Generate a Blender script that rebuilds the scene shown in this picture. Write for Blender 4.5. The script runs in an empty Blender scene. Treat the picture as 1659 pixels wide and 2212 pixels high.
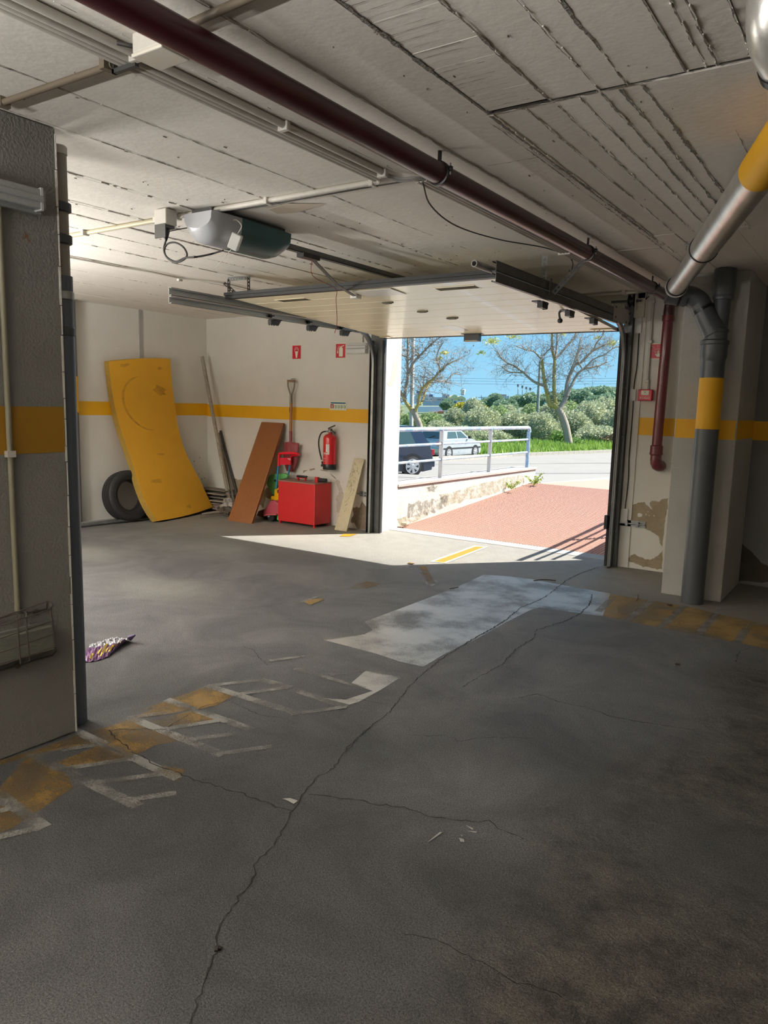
import bpy, math, random
import numpy as np
from mathutils import Vector, Matrix
random.seed(7)
S = bpy.context.scene
COL = S.collection
V = Vector
# ---------------------------------------------------------------- camera
FPX, CX, CY, EYE = 1605.0, 829.5, 1106.0, 1.5
yaw, pit, rol = (math.radians(a) for a in (-33.9538, -8.3116, 1.5042))
FW = V((math.sin(yaw)*math.cos(pit), math.cos(yaw)*math.cos(pit), math.sin(pit)))
R0 = V((math.cos(yaw), -math.sin(yaw), 0)); U0 = R0.cross(FW)
RT = math.cos(rol)*R0 + math.sin(rol)*U0
UP = -math.sin(rol)*R0 + math.cos(rol)*U0
cam = bpy.data.cameras.new('camera'); camo = bpy.data.objects.new('camera', cam); COL.objects.link(camo)
cam.sensor_fit = 'VERTICAL'; cam.sensor_height = 24.0; cam.lens = FPX/2212*24.0
cam.clip_end = 3000; cam.clip_start = 0.02
camo.matrix_world = Matrix(((RT.x, UP.x, -FW.x, 0), (RT.y, UP.y, -FW.y, 0), (RT.z, UP.z, -FW.z, EYE), (0, 0, 0, 1)))
S.camera = camo
# ---------------------------------------------------------------- world, sun, exposure
S.view_settings.view_transform = 'Standard'; S.view_settings.look = 'None'
S.view_settings.gamma = 1.0; S.view_settings.use_curve_mapping = False
S.view_settings.exposure = 0.0
W = bpy.data.worlds.new('sky'); S.world = W; W.use_nodes = True
nt = W.node_tree; nt.nodes.clear()
wo = nt.nodes.new('ShaderNodeOutputWorld'); bg = nt.nodes.new('ShaderNodeBackground')
tc = nt.nodes.new('ShaderNodeTexCoord'); sx = nt.nodes.new('ShaderNodeSeparateXYZ'); cr = nt.nodes.new('ShaderNodeValToRGB')
nt.links.new(tc.outputs['Generated'], sx.inputs[0]); nt.links.new(sx.outputs['Z'], cr.inputs[0])
cr.color_ramp.elements[0].position = 0.0; cr.color_ramp.elements[0].color = (0.38, 0.74, 0.97, 1)
cr.color_ramp.elements[1].position = 0.6; cr.color_ramp.elements[1].color = (0.15, 0.42, 0.86, 1)
e = cr.color_ramp.elements.new(0.14); e.color = (0.25, 0.62, 0.96, 1)
nt.links.new(cr.outputs[0], bg.inputs[0]); bg.inputs[1].default_value = 1.0
nt.links.new(bg.outputs[0], wo.inputs[0])
SUND = V((1.30, 1.45, 2.2)).normalized()
sl = bpy.data.lights.new('sun', 'SUN'); sl.energy = 14.5; sl.angle = math.radians(0.55); sl.color = (1, 0.95, 0.86)
slo = bpy.data.objects.new('sun', sl); COL.objects.link(slo); slo.rotation_euler = SUND.to_track_quat('Z', 'Y').to_euler()
slo.location = (4, 12, 14)
FILL_LIGHTS = [  # x, y, z, watts up, watts down, label, rotation of fill lights added outside the view
 (-5.9, 1.7, 1.45, 230, 165, 'added fill light in the left bay, out of view behind the pillar', 1.57),
 (-4.9, -1.0, 1.35, 420, 15, 'added fill light in the rear left bay behind the camera', 0.0),
 (-2.1, -1.4, 1.6, 330, 0.5, 'added fill light behind the camera', 0.0)]
try:
    S.cycles.use_denoising = True
    S.cycles.max_bounces = 10; S.cycles.diffuse_bounces = 7; S.cycles.glossy_bounces = 4
    S.cycles.sample_clamp_indirect = 6.0
    S.cycles.caustics_reflective = False; S.cycles.caustics_refractive = False
except Exception:
    pass
# ---------------------------------------------------------------- photo rays (used for measuring where things stand)
def ray(x, y): return FW + (x-CX)/FPX*RT - (y-CY)/FPX*UP
EY = V((0, 0, EYE))
def onZ(x, y, z=0.0): d = ray(x, y); return EY + d*((z-EYE)/d.z)
def onY(x, y, Y): d = ray(x, y); return EY + d*(Y/d.y)
def onX(x, y, X): d = ray(x, y); return EY + d*(X/d.x)
def onD(x, y, D): return EY + ray(x, y)*D
# ---------------------------------------------------------------- materials
MC = {}
def M(name, col, rough=0.6, metal=0.0, var=None, bump=None, coat=0.0, emit=None, wear=None, spec=0.5):
    """var=(colour2, scale, contrast, stretch)  bump=(scale, strength)  wear=(scale, threshold, softness) lets the surface below show"""
    if name in MC: return MC[name]
    m = bpy.data.materials.new(name); m.use_nodes = True; n = m.node_tree; b = n.nodes['Principled BSDF']
    b.inputs['Base Color'].default_value = (*col, 1); b.inputs['Roughness'].default_value = rough; b.inputs['Metallic'].default_value = metal
    b.inputs['Coat Weight'].default_value = coat; b.inputs['Specular IOR Level'].default_value = spec
    t = n.nodes.new('ShaderNodeTexCoord')
    if var:
        c2, sc, k = var[:3]; st = var[3] if len(var) > 3 else (1, 1, 1)
        mp = n.nodes.new('ShaderNodeMapping'); mp.inputs['Scale'].default_value = st; n.links.new(t.outputs['Object'], mp.inputs[0])
        ns = n.nodes.new('ShaderNodeTexNoise'); ns.inputs['Scale'].default_value = sc; ns.inputs['Detail'].default_value = 6; ns.inputs['Roughness'].default_value = .65
        n.links.new(mp.outputs[0], ns.inputs['Vector'])
        r = n.nodes.new('ShaderNodeValToRGB'); r.color_ramp.elements[0].position = .5-k; r.color_ramp.elements[1].position = .5+k
        r.color_ramp.elements[0].color = (*col, 1); r.color_ramp.elements[1].color = (*c2, 1)
        n.links.new(ns.outputs['Fac'], r.inputs[0]); n.links.new(r.outputs[0], b.inputs['Base Color'])
    if bump:
        nb = n.nodes.new('ShaderNodeTexNoise'); nb.inputs['Scale'].default_value = bump[0]; nb.inputs['Detail'].default_value = 5
        n.links.new(t.outputs['Object'], nb.inputs['Vector'])
        bp = n.nodes.new('ShaderNodeBump'); bp.inputs['Strength'].default_value = bump[1]; bp.inputs['Distance'].default_value = .02
        n.links.new(nb.outputs['Fac'], bp.inputs['Height']); n.links.new(bp.outputs[0], b.inputs['Normal'])
    if emit:
        b.inputs['Emission Color'].default_value = (*emit[0], 1); b.inputs['Emission Strength'].default_value = emit[1]
    if wear:
        nw = n.nodes.new('ShaderNodeTexNoise'); nw.inputs['Scale'].default_value = wear[0]; nw.inputs['Detail'].default_value = 9; nw.inputs['Roughness'].default_value = .75
        n.links.new(t.outputs['Object'], nw.inputs['Vector'])
        mr = n.nodes.new('ShaderNodeMapRange'); mr.inputs['From Min'].default_value = wear[1]-wear[2]; mr.inputs['From Max'].default_value = wear[1]+wear[2]
        if len(wear) > 3: mr.inputs['To Max'].default_value = wear[3]
        src_ = nw.outputs['Fac']
        if len(wear) > 4:
            n2 = n.nodes.new('ShaderNodeTexNoise'); n2.inputs['Scale'].default_value = wear[4]; n2.inputs['Detail'].default_value = 5; n2.inputs['Roughness'].default_value = .6
            n.links.new(t.outputs['Object'], n2.inputs['Vector']); ad = n.nodes.new('ShaderNodeMath'); ad.operation = 'MULTIPLY_ADD'; ad.inputs[1].default_value = 1.3
            ad2 = n.nodes.new('ShaderNodeMath'); ad2.operation = 'SUBTRACT'; ad2.inputs[1].default_value = .65
            n.links.new(n2.outputs['Fac'], ad.inputs[0]); n.links.new(src_, ad.inputs[2]); n.links.new(ad.outputs[0], ad2.inputs[0]); src_ = ad2.outputs[0]
        n.links.new(src_, mr.inputs['Value']); n.links.new(mr.outputs[0], b.inputs['Alpha'])
    MC[name] = m; return m
# ---------------------------------------------------------------- mesh builder
class MB:
    def __init__(s): s.v = []; s.f = []; s.m = []; s.mi = 0
    def mat(s, i): s.mi = i; return s
    def _add(s, vs, fs):
        o = len(s.v); s.v += [V(p) for p in vs]
        for f in fs: s.f.append(tuple(o+i for i in f)); s.m.append(s.mi)
        return s
    def box(s, a, b, R=None, c=None):
        a = V(a); b = V(b)
        vs = [V((x, y, z)) for x in (a.x, b.x) for y in (a.y, b.y) for z in (a.z, b.z)]
        if R is not None:
            c = V(c) if c is not None else (a+b)/2
            vs = [R @ (p-c) + c for p in vs]
        return s._add(vs, [(0, 1, 3, 2), (4, 6, 7, 5), (0, 4, 5, 1), (2, 3, 7, 6), (0, 2, 6, 4), (1, 5, 7, 3)])
    def obox(s, p, ax, ay, az):
        """box from corner p with three edge vectors"""
        p = V(p); ax = V(ax); ay = V(ay); az = V(az)
        vs = [p + i*ax + j*ay + k*az for i in (0, 1) for j in (0, 1) for k in (0, 1)]
        return s._add(vs, [(0, 1, 3, 2), (4, 6, 7, 5), (0, 4, 5, 1), (2, 3, 7, 6), (0, 2, 6, 4), (1, 5, 7, 3)])
    def tube(s, pts, r, n=12, caps=True):
        pts = [V(p) for p in pts]; N = len(pts)
        rs = r if isinstance(r, (list, tuple)) else [r]*N
        o = len(s.v); prev = None
        for i, p in enumerate(pts):
            d = (pts[min(i+1, N-1)] - pts[max(i-1, 0)])
            d = d.normalized() if d.length > 1e-9 else V((0, 0, 1))
            if prev is None:
                a = d.orthogonal().normalized()
            else:
                a = prev - d*prev.dot(d)
                a = a.normalized() if a.length > 1e-6 else d.orthogonal().normalized()
            prev = a; b = d.cross(a)
            for k in range(n):
                t = 2*math.pi*k/n; s.v.append(p + (a*math.cos(t) + b*math.sin(t))*rs[i])
        for i in range(N-1):
            for k in range(n):
                k2 = (k+1) % n; s.f.append((o+i*n+k, o+i*n+k2, o+(i+1)*n+k2, o+(i+1)*n+k)); s.m.append(s.mi)
        if caps:
            s.f.append(tuple(o+k for k in reversed(range(n)))); s.m.append(s.mi)
            s.f.append(tuple(o+(N-1)*n+k for k in range(n))); s.m.append(s.mi)
        return s
    def pipe(s, a, b, r, ri, n=24):
        """hollow tube"""
        a = V(a); b = V(b); d = (b-a).normalized()
        return s.tube([a, b, b, a, a], [r, r, ri, ri, r], n, caps=False) if False else s._pipe(a, b, d, r, ri, n)
    def _pipe(s, a, b, d, r, ri, n):
        u = d.orthogonal().normalized(); w = d.cross(u); o = len(s.v)
        for p, q in ((a, r), (b, r), (b, ri), (a, ri)):
            for k in range(n):
                t = 2*math.pi*k/n; s.v.append(p + (u*math.cos(t)+w*math.sin(t))*q)
        for i in range(4):
            j = (i+1) % 4
            for k in range(n):
                k2 = (k+1) % n; s.f.append((o+i*n+k, o+i*n+k2, o+j*n+k2, o+j*n+k)); s.m.append(s.mi)
        return s
    def lathe(s, base, axis, prof, n=24):
        """prof: list of (radius, height along axis)"""
        base = V(base); ax = V(axis).normalized(); u = ax.orthogonal().normalized(); w = ax.cross(u); o = len(s.v)
        for r, h in prof:
            for k in range(n):
                t = 2*math.pi*k/n; s.v.append(base + ax*h + (u*math.cos(t)+w*math.sin(t))*max(r, 1e-4))
        for i in range(len(prof)-1):
            for k in range(n):
                k2 = (k+1) % n; s.f.append((o+i*n+k, o+i*n+k2, o+(i+1)*n+k2, o+(i+1)*n+k)); s.m.append(s.mi)
        s.f.append(tuple(o+k for k in reversed(range(n)))); s.m.append(s.mi)
        s.f.append(tuple(o+(len(prof)-1)*n+k for k in range(n))); s.m.append(s.mi)
        return s
    def prism(s, poly, off):
        """closed polygon of 3-D points extruded by vector off"""
        poly = [V(p) for p in poly]; off = V(off); n = len(poly)
        return s._add(poly + [p+off for p in poly], [tuple(reversed(range(n))), tuple(range(n, 2*n))] + [(i, (i+1) % n, n+(i+1) % n, n+i) for i in range(n)])
    def quad(s, *p): return s._add(p, [tuple(range(len(p)))])
    def grid(s, rows):
        o = len(s.v); nr = len(rows); nc = len(rows[0])
        for r in rows: s.v += [V(p) for p in r]
        for i in range(nr-1):
            for j in range(nc-1):
                s.f.append((o+i*nc+j, o+i*nc+j+1, o+(i+1)*nc+j+1, o+(i+1)*nc+j)); s.m.append(s.mi)
        return s
def mkmesh(mb, name, loc, mats, smooth):
    me = bpy.data.meshes.new(name)
    me.from_pydata([(p-loc)[:] for p in mb.v], [], mb.f)
    mats = mats if isinstance(mats, (list, tuple)) else [mats]
    for m in mats: me.materials.append(m)
    if len(mats) > 1: me.polygons.foreach_set('material_index', mb.m)
    if smooth:
        me.polygons.foreach_set('use_smooth', [True]*len(me.polygons))
        try: me.set_sharp_from_angle(angle=math.radians(40))
        except Exception: pass
    me.update(); return me
ROOT = {}
def thing(name, label, cat, loc, group=None):
    o = bpy.data.objects.new(name, None); COL.objects.link(o); o.location = loc; o.empty_display_size = .1
    o['label'] = label; o['category'] = cat
    if group: o['group'] = group
    ROOT[o.name] = V(loc); return o
def part(name, mb, mats, parent, smooth=True, label=None, bevel=0, kind=None):
    loc = ROOT[parent.name]
    o = bpy.data.objects.new(name, mkmesh(mb, name, loc, mats, smooth)); COL.objects.link(o); o.parent = parent
    ROOT[o.name] = loc
    if label: o['label'] = label
    if kind: o['kind'] = kind
    if bevel: bev(o, bevel)
    return o
def bev(o, w, seg=2):
    b = o.modifiers.new('bevel', 'BEVEL'); b.width = w; b.segments = seg; b.limit_method = 'ANGLE'; b.angle_limit = math.radians(50)
def solo(name, mb, mats, label=None, cat=None, group=None, kind=None, smooth=True, bevel=0):
    xs = [p.x for p in mb.v]; ys = [p.y for p in mb.v]; zs = [p.z for p in mb.v]
    loc = V(((min(xs)+max(xs))/2, (min(ys)+max(ys))/2, min(zs)))
    o = bpy.data.objects.new(name, mkmesh(mb, name, loc, mats, smooth)); COL.objects.link(o); o.location = loc
    ROOT[o.name] = loc
    if label: o['label'] = label
    if cat: o['category'] = cat
    if group: o['group'] = group
    if kind: o['kind'] = kind
    if bevel: bev(o, bevel)
    return o
def struct(name, mb, mats, smooth=False, bevel=0): 
    o = solo(name, mb, mats, kind='structure', smooth=smooth, bevel=bevel); return o
def textmb(mb, txt, origin, right, up, size, depth=.001, align='CENTER'):
    cu = bpy.data.curves.new('t', 'FONT'); cu.body = txt; cu.size = size; cu.align_x = align; cu.resolution_u = 2
    ob = bpy.data.objects.new('t', cu); COL.objects.link(ob)
    dg = bpy.context.evaluated_depsgraph_get(); me = ob.evaluated_get(dg).to_mesh()
    r = V(right).normalized(); u = V(up).normalized(); nrm = r.cross(u)
    mb._add([V(origin) + r*p.co.x + u*p.co.y + nrm*depth for p in me.vertices], [tuple(f.vertices) for f in me.polygons])
    ob.evaluated_get(dg).to_mesh_clear(); bpy.data.objects.remove(ob); bpy.data.curves.remove(cu)
    return mb
def smoothpath(pts, n=6):
    pts = [V(p) for p in pts]; out = []
    P = [pts[0]*2-pts[1]] + pts + [pts[-1]*2-pts[-2]]
    for i in range(1, len(P)-2):
        for k in range(n):
            t = k/n; a, b, c, d = P[i-1], P[i], P[i+1], P[i+2]
            out.append(.5*((2*b) + (c-a)*t + (2*a-5*b+4*c-d)*t*t + (3*b-a-3*c+d)*t**3))
    out.append(pts[-1]); return out
Z3 = V((0, 0, 1)); X3 = V((1, 0, 0)); Y3 = V((0, 1, 0))
YELLOW = (.84, .45, .004)
# ================================================================ STRUCTURE
HC = 2.56           # ceiling height
XA, YB = -7.76, 7.13  # left wall plane, door wall plane
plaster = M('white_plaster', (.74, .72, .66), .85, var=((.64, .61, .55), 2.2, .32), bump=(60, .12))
plaster_dk = M('pillar_plaster_shade', (.21, .205, .185), .85, var=((.17, .166, .15), 3.0, .3), bump=(90, .35))  # left pillar's plaster, its shade put into a darker colour
stripe = M('yellow_stripe_paint', YELLOW, .55, var=((.72, .36, .004), 3, .3))
brownpl = M('bare_mortar', (.26, .20, .125), .95, var=((.36, .30, .2), 9, .25), bump=(40, .5))
brick_br = M('bare_brick', (.30, .24, .17), .95, var=((.2, .15, .1), 25, .25), bump=(60, .6))
def floor_mat():
    m = bpy.data.materials.new('garage_screed'); m.use_nodes = True; n = m.node_tree; b = n.nodes['Principled BSDF']; L = n.links
    t = n.nodes.new('ShaderNodeTexCoord'); vc = n.nodes.new('ShaderNodeVertexColor'); vc.layer_name = 'tint'
    sep = n.nodes.new('ShaderNodeSeparateColor'); L.new(vc.outputs[0], sep.inputs[0])
    def noise(sc, det=8, rg=.6, dist=0):
        q = n.nodes.new('ShaderNodeTexNoise'); q.inputs['Scale'].default_value = sc; q.inputs['Detail'].default_value = det; q.inputs['Roughness'].default_value = rg; q.inputs['Distortion'].default_value = dist
        L.new(t.outputs['Object'], q.inputs['Vector']); return q
    def mixc(f, a, c2, bt='MIX'):
        q = n.nodes.new('ShaderNodeMix'); q.data_type = 'RGBA'; q.blend_type = bt
        if isinstance(f, float): q.inputs[0].default_value = f
        else: L.new(f, q.inputs[0])
        for s_, v_ in ((q.inputs[6], a), (q.inputs[7], c2)):
            if isinstance(v_, tuple): s_.default_value = (*v_, 1)
            else: L.new(v_, s_)
        return q.outputs[2]
    def ramp(src, a, b2, lo=(0, 0, 0), hi=(1, 1, 1)):
        q = n.nodes.new('ShaderNodeValToRGB'); q.color_ramp.elements[0].position = a; q.color_ramp.elements[1].position = b2
        q.color_ramp.elements[0].color = (*lo, 1); q.color_ramp.elements[1].color = (*hi, 1); L.new(src, q.inputs[0]); return q.outputs[0]
    big = noise(1.5, 8, .68, .9); mid = noise(7, 6, .7); fine = noise(170, 4, .75); grit = noise(520, 2, .5)
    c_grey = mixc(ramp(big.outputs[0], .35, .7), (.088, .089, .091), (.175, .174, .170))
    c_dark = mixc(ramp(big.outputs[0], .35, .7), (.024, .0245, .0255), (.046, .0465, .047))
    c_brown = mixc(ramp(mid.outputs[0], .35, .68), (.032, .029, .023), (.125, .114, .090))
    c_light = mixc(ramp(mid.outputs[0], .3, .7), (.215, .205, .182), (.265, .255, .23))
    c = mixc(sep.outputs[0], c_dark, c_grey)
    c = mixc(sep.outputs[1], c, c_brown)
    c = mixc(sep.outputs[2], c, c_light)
    g = ramp(fine.outputs[0], .35, .65, (.30, .30, .30), (1.9, 1.9, 1.9))
    c = mixc(.9, c, g, 'MULTIPLY')
    c = mixc(ramp(grit.outputs[0], .68, .72), c, (.40, .39, .37))
    L.new(c, b.inputs['Base Color']); b.inputs['Roughness'].default_value = .62
    b.inputs['Specular IOR Level'].default_value = .35
    bh = n.nodes.new('ShaderNodeMath'); bh.operation = 'MULTIPLY_ADD'
    lump = noise(24, 6, .72, .4)
    mu = n.nodes.new('ShaderNodeMath'); mu.operation = 'MULTIPLY'; L.new(lump.outputs[0], mu.inputs[0]); L.new(sep.outputs[1], mu.inputs[1])
    mu2 = n.nodes.new('ShaderNodeMath'); mu2.operation = 'MULTIPLY'; mu2.inputs[1].default_value = 3.2; L.new(mu.outputs[0], mu2.inputs[0])
    f3 = noise(200, 4, .7)
    L.new(f3.outputs[0], bh.inputs[0]); bh.inputs[1].default_value = .55; L.new(mu2.outputs[0], bh.inputs[2])
    bp = n.nodes.new('ShaderNodeBump'); bp.inputs['Strength'].default_value = .8; bp.inputs['Distance'].default_value = .02
    L.new(bh.outputs[0], bp.inputs['Height']); L.new(bp.outputs[0], b.inputs['Normal'])
    return m
# floor grid with a tint layer (R: mid grey screed, G: rough brown dusty area, B: pale worn concrete by the door)
def sstep(a, b, x): t = min(max((x-a)/(b-a), 0), 1); return t*t*(3-2*t)
g = MB(); NX, NY = 105, 136; X0, X1, Y0_, Y1_ = -7.76, 2.6, -6.0, 7.5
for j in range(NY+1):
    for i in range(NX+1):
        g.v.append(V((X0+(X1-X0)*i/NX, Y0_+(Y1_-Y0_)*j/NY, 0)))
for j in range(NY):
    for i in range(NX):
        a = j*(NX+1)+i; g.f.append((a, a+1, a+NX+2, a+NX+1)); g.m.append(0)
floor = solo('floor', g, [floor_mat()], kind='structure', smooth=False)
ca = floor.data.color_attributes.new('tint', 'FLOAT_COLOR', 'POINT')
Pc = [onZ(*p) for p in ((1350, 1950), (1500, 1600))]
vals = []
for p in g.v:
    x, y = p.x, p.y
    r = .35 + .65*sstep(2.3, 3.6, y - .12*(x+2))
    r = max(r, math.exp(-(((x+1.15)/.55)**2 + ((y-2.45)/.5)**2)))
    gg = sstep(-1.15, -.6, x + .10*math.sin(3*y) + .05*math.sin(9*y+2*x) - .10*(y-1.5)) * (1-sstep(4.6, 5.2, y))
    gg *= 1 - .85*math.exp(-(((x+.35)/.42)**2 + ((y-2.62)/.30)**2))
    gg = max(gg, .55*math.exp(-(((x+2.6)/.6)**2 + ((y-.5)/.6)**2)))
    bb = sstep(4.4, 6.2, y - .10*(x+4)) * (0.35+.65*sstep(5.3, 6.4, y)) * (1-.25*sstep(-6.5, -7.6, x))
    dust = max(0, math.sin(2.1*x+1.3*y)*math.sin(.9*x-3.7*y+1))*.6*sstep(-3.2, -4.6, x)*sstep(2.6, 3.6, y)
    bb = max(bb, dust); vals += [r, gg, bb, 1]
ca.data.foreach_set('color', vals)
# walls
def zbox(x0, y0, x1, y1, z0, z1): return MB().box((x0, y0, z0), (x1, y1, z1))
wl = struct('wall_left', zbox(XA-.25, -6.0, XA, YB+.37, 0, HC+.2), plaster)
OX0, OX1 = -4.86, -2.13   # opening
mb = MB(); mb.box((XA, YB, 0), (OX0, YB+.37, HC+.2)); mb.box((OX1, YB, 0), (-1.2, YB+.37, HC+.2)); mb.box((OX0, YB+.05, 2.57), (OX1, YB+.27, HC+.2))
wf = struct('wall_front', mb, plaster)
wfr = struct('wall_front_right', zbox(-1.2, YB, 2.6, YB+.37, 0, HC+.2), M('shade_grey_plaster', (.27, .27, .262), .9, var=((.21, .21, .20), 2, .3), bump=(60, .15)))  # same plaster as the door wall, greyed to paint in the shade here
wr = struct('wall_right', zbox(2.6, -6, 2.85, YB+.37, 0, HC+.2), plaster)
wbk = struct('wall_back', zbox(XA-.25, -6.25, 2.85, -6, 0, HC+.2), plaster)
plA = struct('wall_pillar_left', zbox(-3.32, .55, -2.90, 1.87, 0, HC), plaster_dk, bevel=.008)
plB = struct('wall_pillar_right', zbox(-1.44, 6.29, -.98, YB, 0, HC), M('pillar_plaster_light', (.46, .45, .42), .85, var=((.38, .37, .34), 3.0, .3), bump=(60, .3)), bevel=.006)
# yellow stripes
part('painted_stripe', zbox(XA, -6, XA+.001, YB, 1.275, 1.435), stripe, wl, False)
part('painted_stripe', zbox(XA+.001, YB-.001, OX0-.03, YB, 1.265, 1.425), stripe, wf, False)
part('painted_stripe', zbox(-2.075, YB-.001, 2.6, YB, 1.27, 1.432), stripe, wf, False)
part('painted_stripe', MB().box((-2.899, .55, 1.26), (-2.8985, 1.862, 1.45)), M('shade_yellow_paint', (.33, .165, .006), .6, var=((.26, .13, .006), 3, .3)), plA, False)  # stripe paint darkened to carry the shade on the left pillar
mb = MB().box((-1.432, 6.2885, 1.29), (-.99, 6.289, 1.44)).box((-.9795, 6.3, 1.29), (-.979, YB, 1.44))
part('painted_stripe', mb, stripe, plB, False)
# chipped white arris on the left pillar, paint chips
mb = MB(); zz = 0.0; a = random.Random(3)
while zz < 2.5:
    h = a.uniform(.04, .16); w = a.uniform(.003, .008) + (.02 if a.random() < .06 else 0)
    mb.box((-2.899-w*.3, 1.87-w, zz), (-2.8975, 1.8712, zz+h*.97)); zz += h
part('chipped_edge', mb, M('bare_white_edge', (.8, .78, .72), .8, bump=(80, .5)), plA, False)
def blob(pts3, off, jit=.006, sub=4, seed=1):
    rr = random.Random(seed); P = []
    n = len(pts3)
    for i in range(n):
        a, b = V(pts3[i]), V(pts3[(i+1) % n])
        for k in range(sub):
            q = a.lerp(b, k/sub); j = jit
            P.append(q + V((rr.uniform(-j, j), rr.uniform(-j, j), rr.uniform(-j, j))))
    return P
def patchY(px, Y, par, mat, th=.0015, seed=1, name='peeled_patch', jit=.006):
    P = [onY(x, y, Y) for x, y in px]; P = blob(P, 0, jit, 4, seed)
    P = [V((p.x, Y-th, max(p.z, .003))) for p in P]
    area = sum(P[i].x*P[(i+1) % len(P)].z - P[(i+1) % len(P)].x*P[i].z for i in range(len(P)))
    if area < 0: P.reverse()
    return part(name, MB().prism(P, (0, th*.9, 0)), mat, par, False)
s7 = lambda x, y: (1280+x/9.217, 1060+y/9.217)
patchY([s7(*p) for p in ((765, 290), (830, 270), (920, 235), (1020, 225), (1080, 290), (1150, 350), (1210, 395), (1160, 320), (1140, 245), (1170, 205), (1330, 215), (1380, 170), (1500, 150), (1500, 300), (1460, 500), (1430, 700), (1400, 1000), (1395, 1120), (1340, 1040), (1330, 930), (1230, 850), (1060, 760), (960, 690), (800, 655), (775, 580), (790, 400))], YB, wf, brownpl, seed=2, jit=.004)
patchY([s7(*p) for p in ((720, 1350), (760, 1290), (840, 1260), (900, 1310), (980, 1320), (1040, 1360), (1160, 1370), (1280, 1310), (1400, 1180), (1380, 1560), (1290, 1565), (1100, 1510), (1000, 1520), (900, 1460), (720, 1400))], YB, wf, brownpl, seed=4, jit=.004)
patchY([s7(*p) for p in ((895, 460), (930, 440), (985, 460), (985, 510), (930, 525), (900, 510))], YB-.0012, wf, plaster, seed=5, jit=.002, name='paint_flake')
for i, q in enumerate((((1050, 470), (1075, 455), (1070, 490)), ((1120, 480), (1145, 490), (1130, 515)), ((1210, 480), (1250, 500), (1215, 515)), ((1090, 415), (1120, 420), (1100, 432)))):
    patchY([s7(*p) for p in q], YB-.0012, wf, plaster, seed=6+i, jit=.002, name='paint_flake')
s3 = lambda x, y: (580+x/5.027, 720+y/5.027)
patchY([s3(*p) for p in ((915, 1890), (950, 1895), (1000, 1880), (1010, 1820), (1040, 1850), (1070, 1900), (1110, 1900), (1112, 2150), (1050, 2140), (960, 2120), (940, 2060), (890, 2050), (920, 1980))], YB, wf, brick_br, seed=11, jit=.012)
patchY([s3(*p) for p in ((730, 1600), (760, 1590), (800, 1680), (815, 1740), (800, 1850), (770, 1960), (745, 1940), (735, 1800), (770, 1730), (745, 1650))], YB, wf, M('stained_plaster', (.42, .37, .29), .9, var=((.6, .56, .47), 22, .2)), seed=12, jit=.008)
for i, q in enumerate((((445, 1475), (500, 1465), (505, 1480), (450, 1492)), ((380, 1490), (430, 1485), (400, 1500), (375, 1520)), ((560, 1478), (640, 1490), (645, 1500), (570, 1490)), ((670, 1520), (720, 1560), (740, 1590), (690, 1550)))):
    patchY([s3(*p) for p in q], YB, wf, brownpl, seed=20+i, jit=.002)
s2 = lambda x, y: (430+x/5.027, 720+y/5.027)
patchY([s2(*p) for p in ((370, 1570), (420, 1590), (470, 1590), (450, 1700), (420, 1850), (400, 1700))], YB, wf, brownpl, seed=30)
patchY([s2(*p) for p in ((700, 1700), (770, 1650), (850, 1720), (800, 1800), (720, 1780), (700, 1900), (640, 1850))], YB, wf, brownpl, seed=31, jit=.01)
patchY([(1590, 1180), (1600, 1172), (1625, 1195), (1645, 1215), (1659, 1222), (1700, 1230), (1700, 1262), (1659, 1258), (1600, 1255), (1583, 1262), (1585, 1220)], YB, wf, M('dark_brown_mortar', (.05, .042, .032), .9, var=((.10, .085, .06), 8, .3)), seed=33, jit=.006)  # peel in a much darker brown than the other bare mortar
mb = MB()
for k in range(26):
    y = random.uniform(6.75, 7.1); z = random.uniform(.28, .7) if k > 6 else random.uniform(.2, .35); w = random.uniform(.006, .03)
    mb.prism([(XA+.0005, y, z), (XA+.0005, y+w, z+random.uniform(-.01, .01)), (XA+.0005, y+w*.5, z+w*.7)], (.001, 0, 0))
part('chipped_spots', mb, brownpl, wl, False)
part('grey_band_line', MB().box((XA, 6.03, 1.95), (XA+.012, 6.075, HC)), M('wall_band_grey', (.36, .35, .33), .8), wl, False)  # plain grey band up the left wall
patch = [(52, 497), (58, 510), (62, 505), (60, 515), (67, 525), (62, 522), (56, 512), (51, 516), (54, 507)]
P = [V((-2.8985, onX(x, y, -2.9).y, onX(x, y, -2.9).z)) for x, y in patch]
part('rust_patch', MB().prism(P, (-.001, 0, 0)), M('rust_brown', (.20, .09, .045), .9), plA, False)
# ================================================================ CEILING: slab, board imprints, seams
board = M('ceiling_board_concrete', (.78, .745, .69), .9, var=((.68, .64, .58), 3, .36, (3, .6, 1)), bump=(30, .10))
seamd = M('seam_shadow_grey', (.07, .065, .06), .95, bump=(60, .6))
ceil = struct('ceiling', MB().box((XA-.25, -6.25, HC+.012), (2.85, YB+.05, HC+.2)), seamd)
def bd(x0, x1, y0, y1, dz=None):
    dz = random.uniform(-.0025, .0035) if dz is None else dz
    o = part('board_imprint', MB().box((x0+.0012, y0+.001, HC+dz), (x1-.0012, y1-.001, HC+.013)), board, ceil, False)
def strip(x0, x1, ya, yb, widths, seed):
    r = random.Random(seed); x = x0; i = 0
    while x < x1-1e-4:
        w = min(widths[i % len(widths)]*r.uniform(.93, 1.07), x1-x)
        if x1-(x+w) < .05: w = x1-x
        bd(x, x+w, ya, yb); x += w; i += 1
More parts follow.
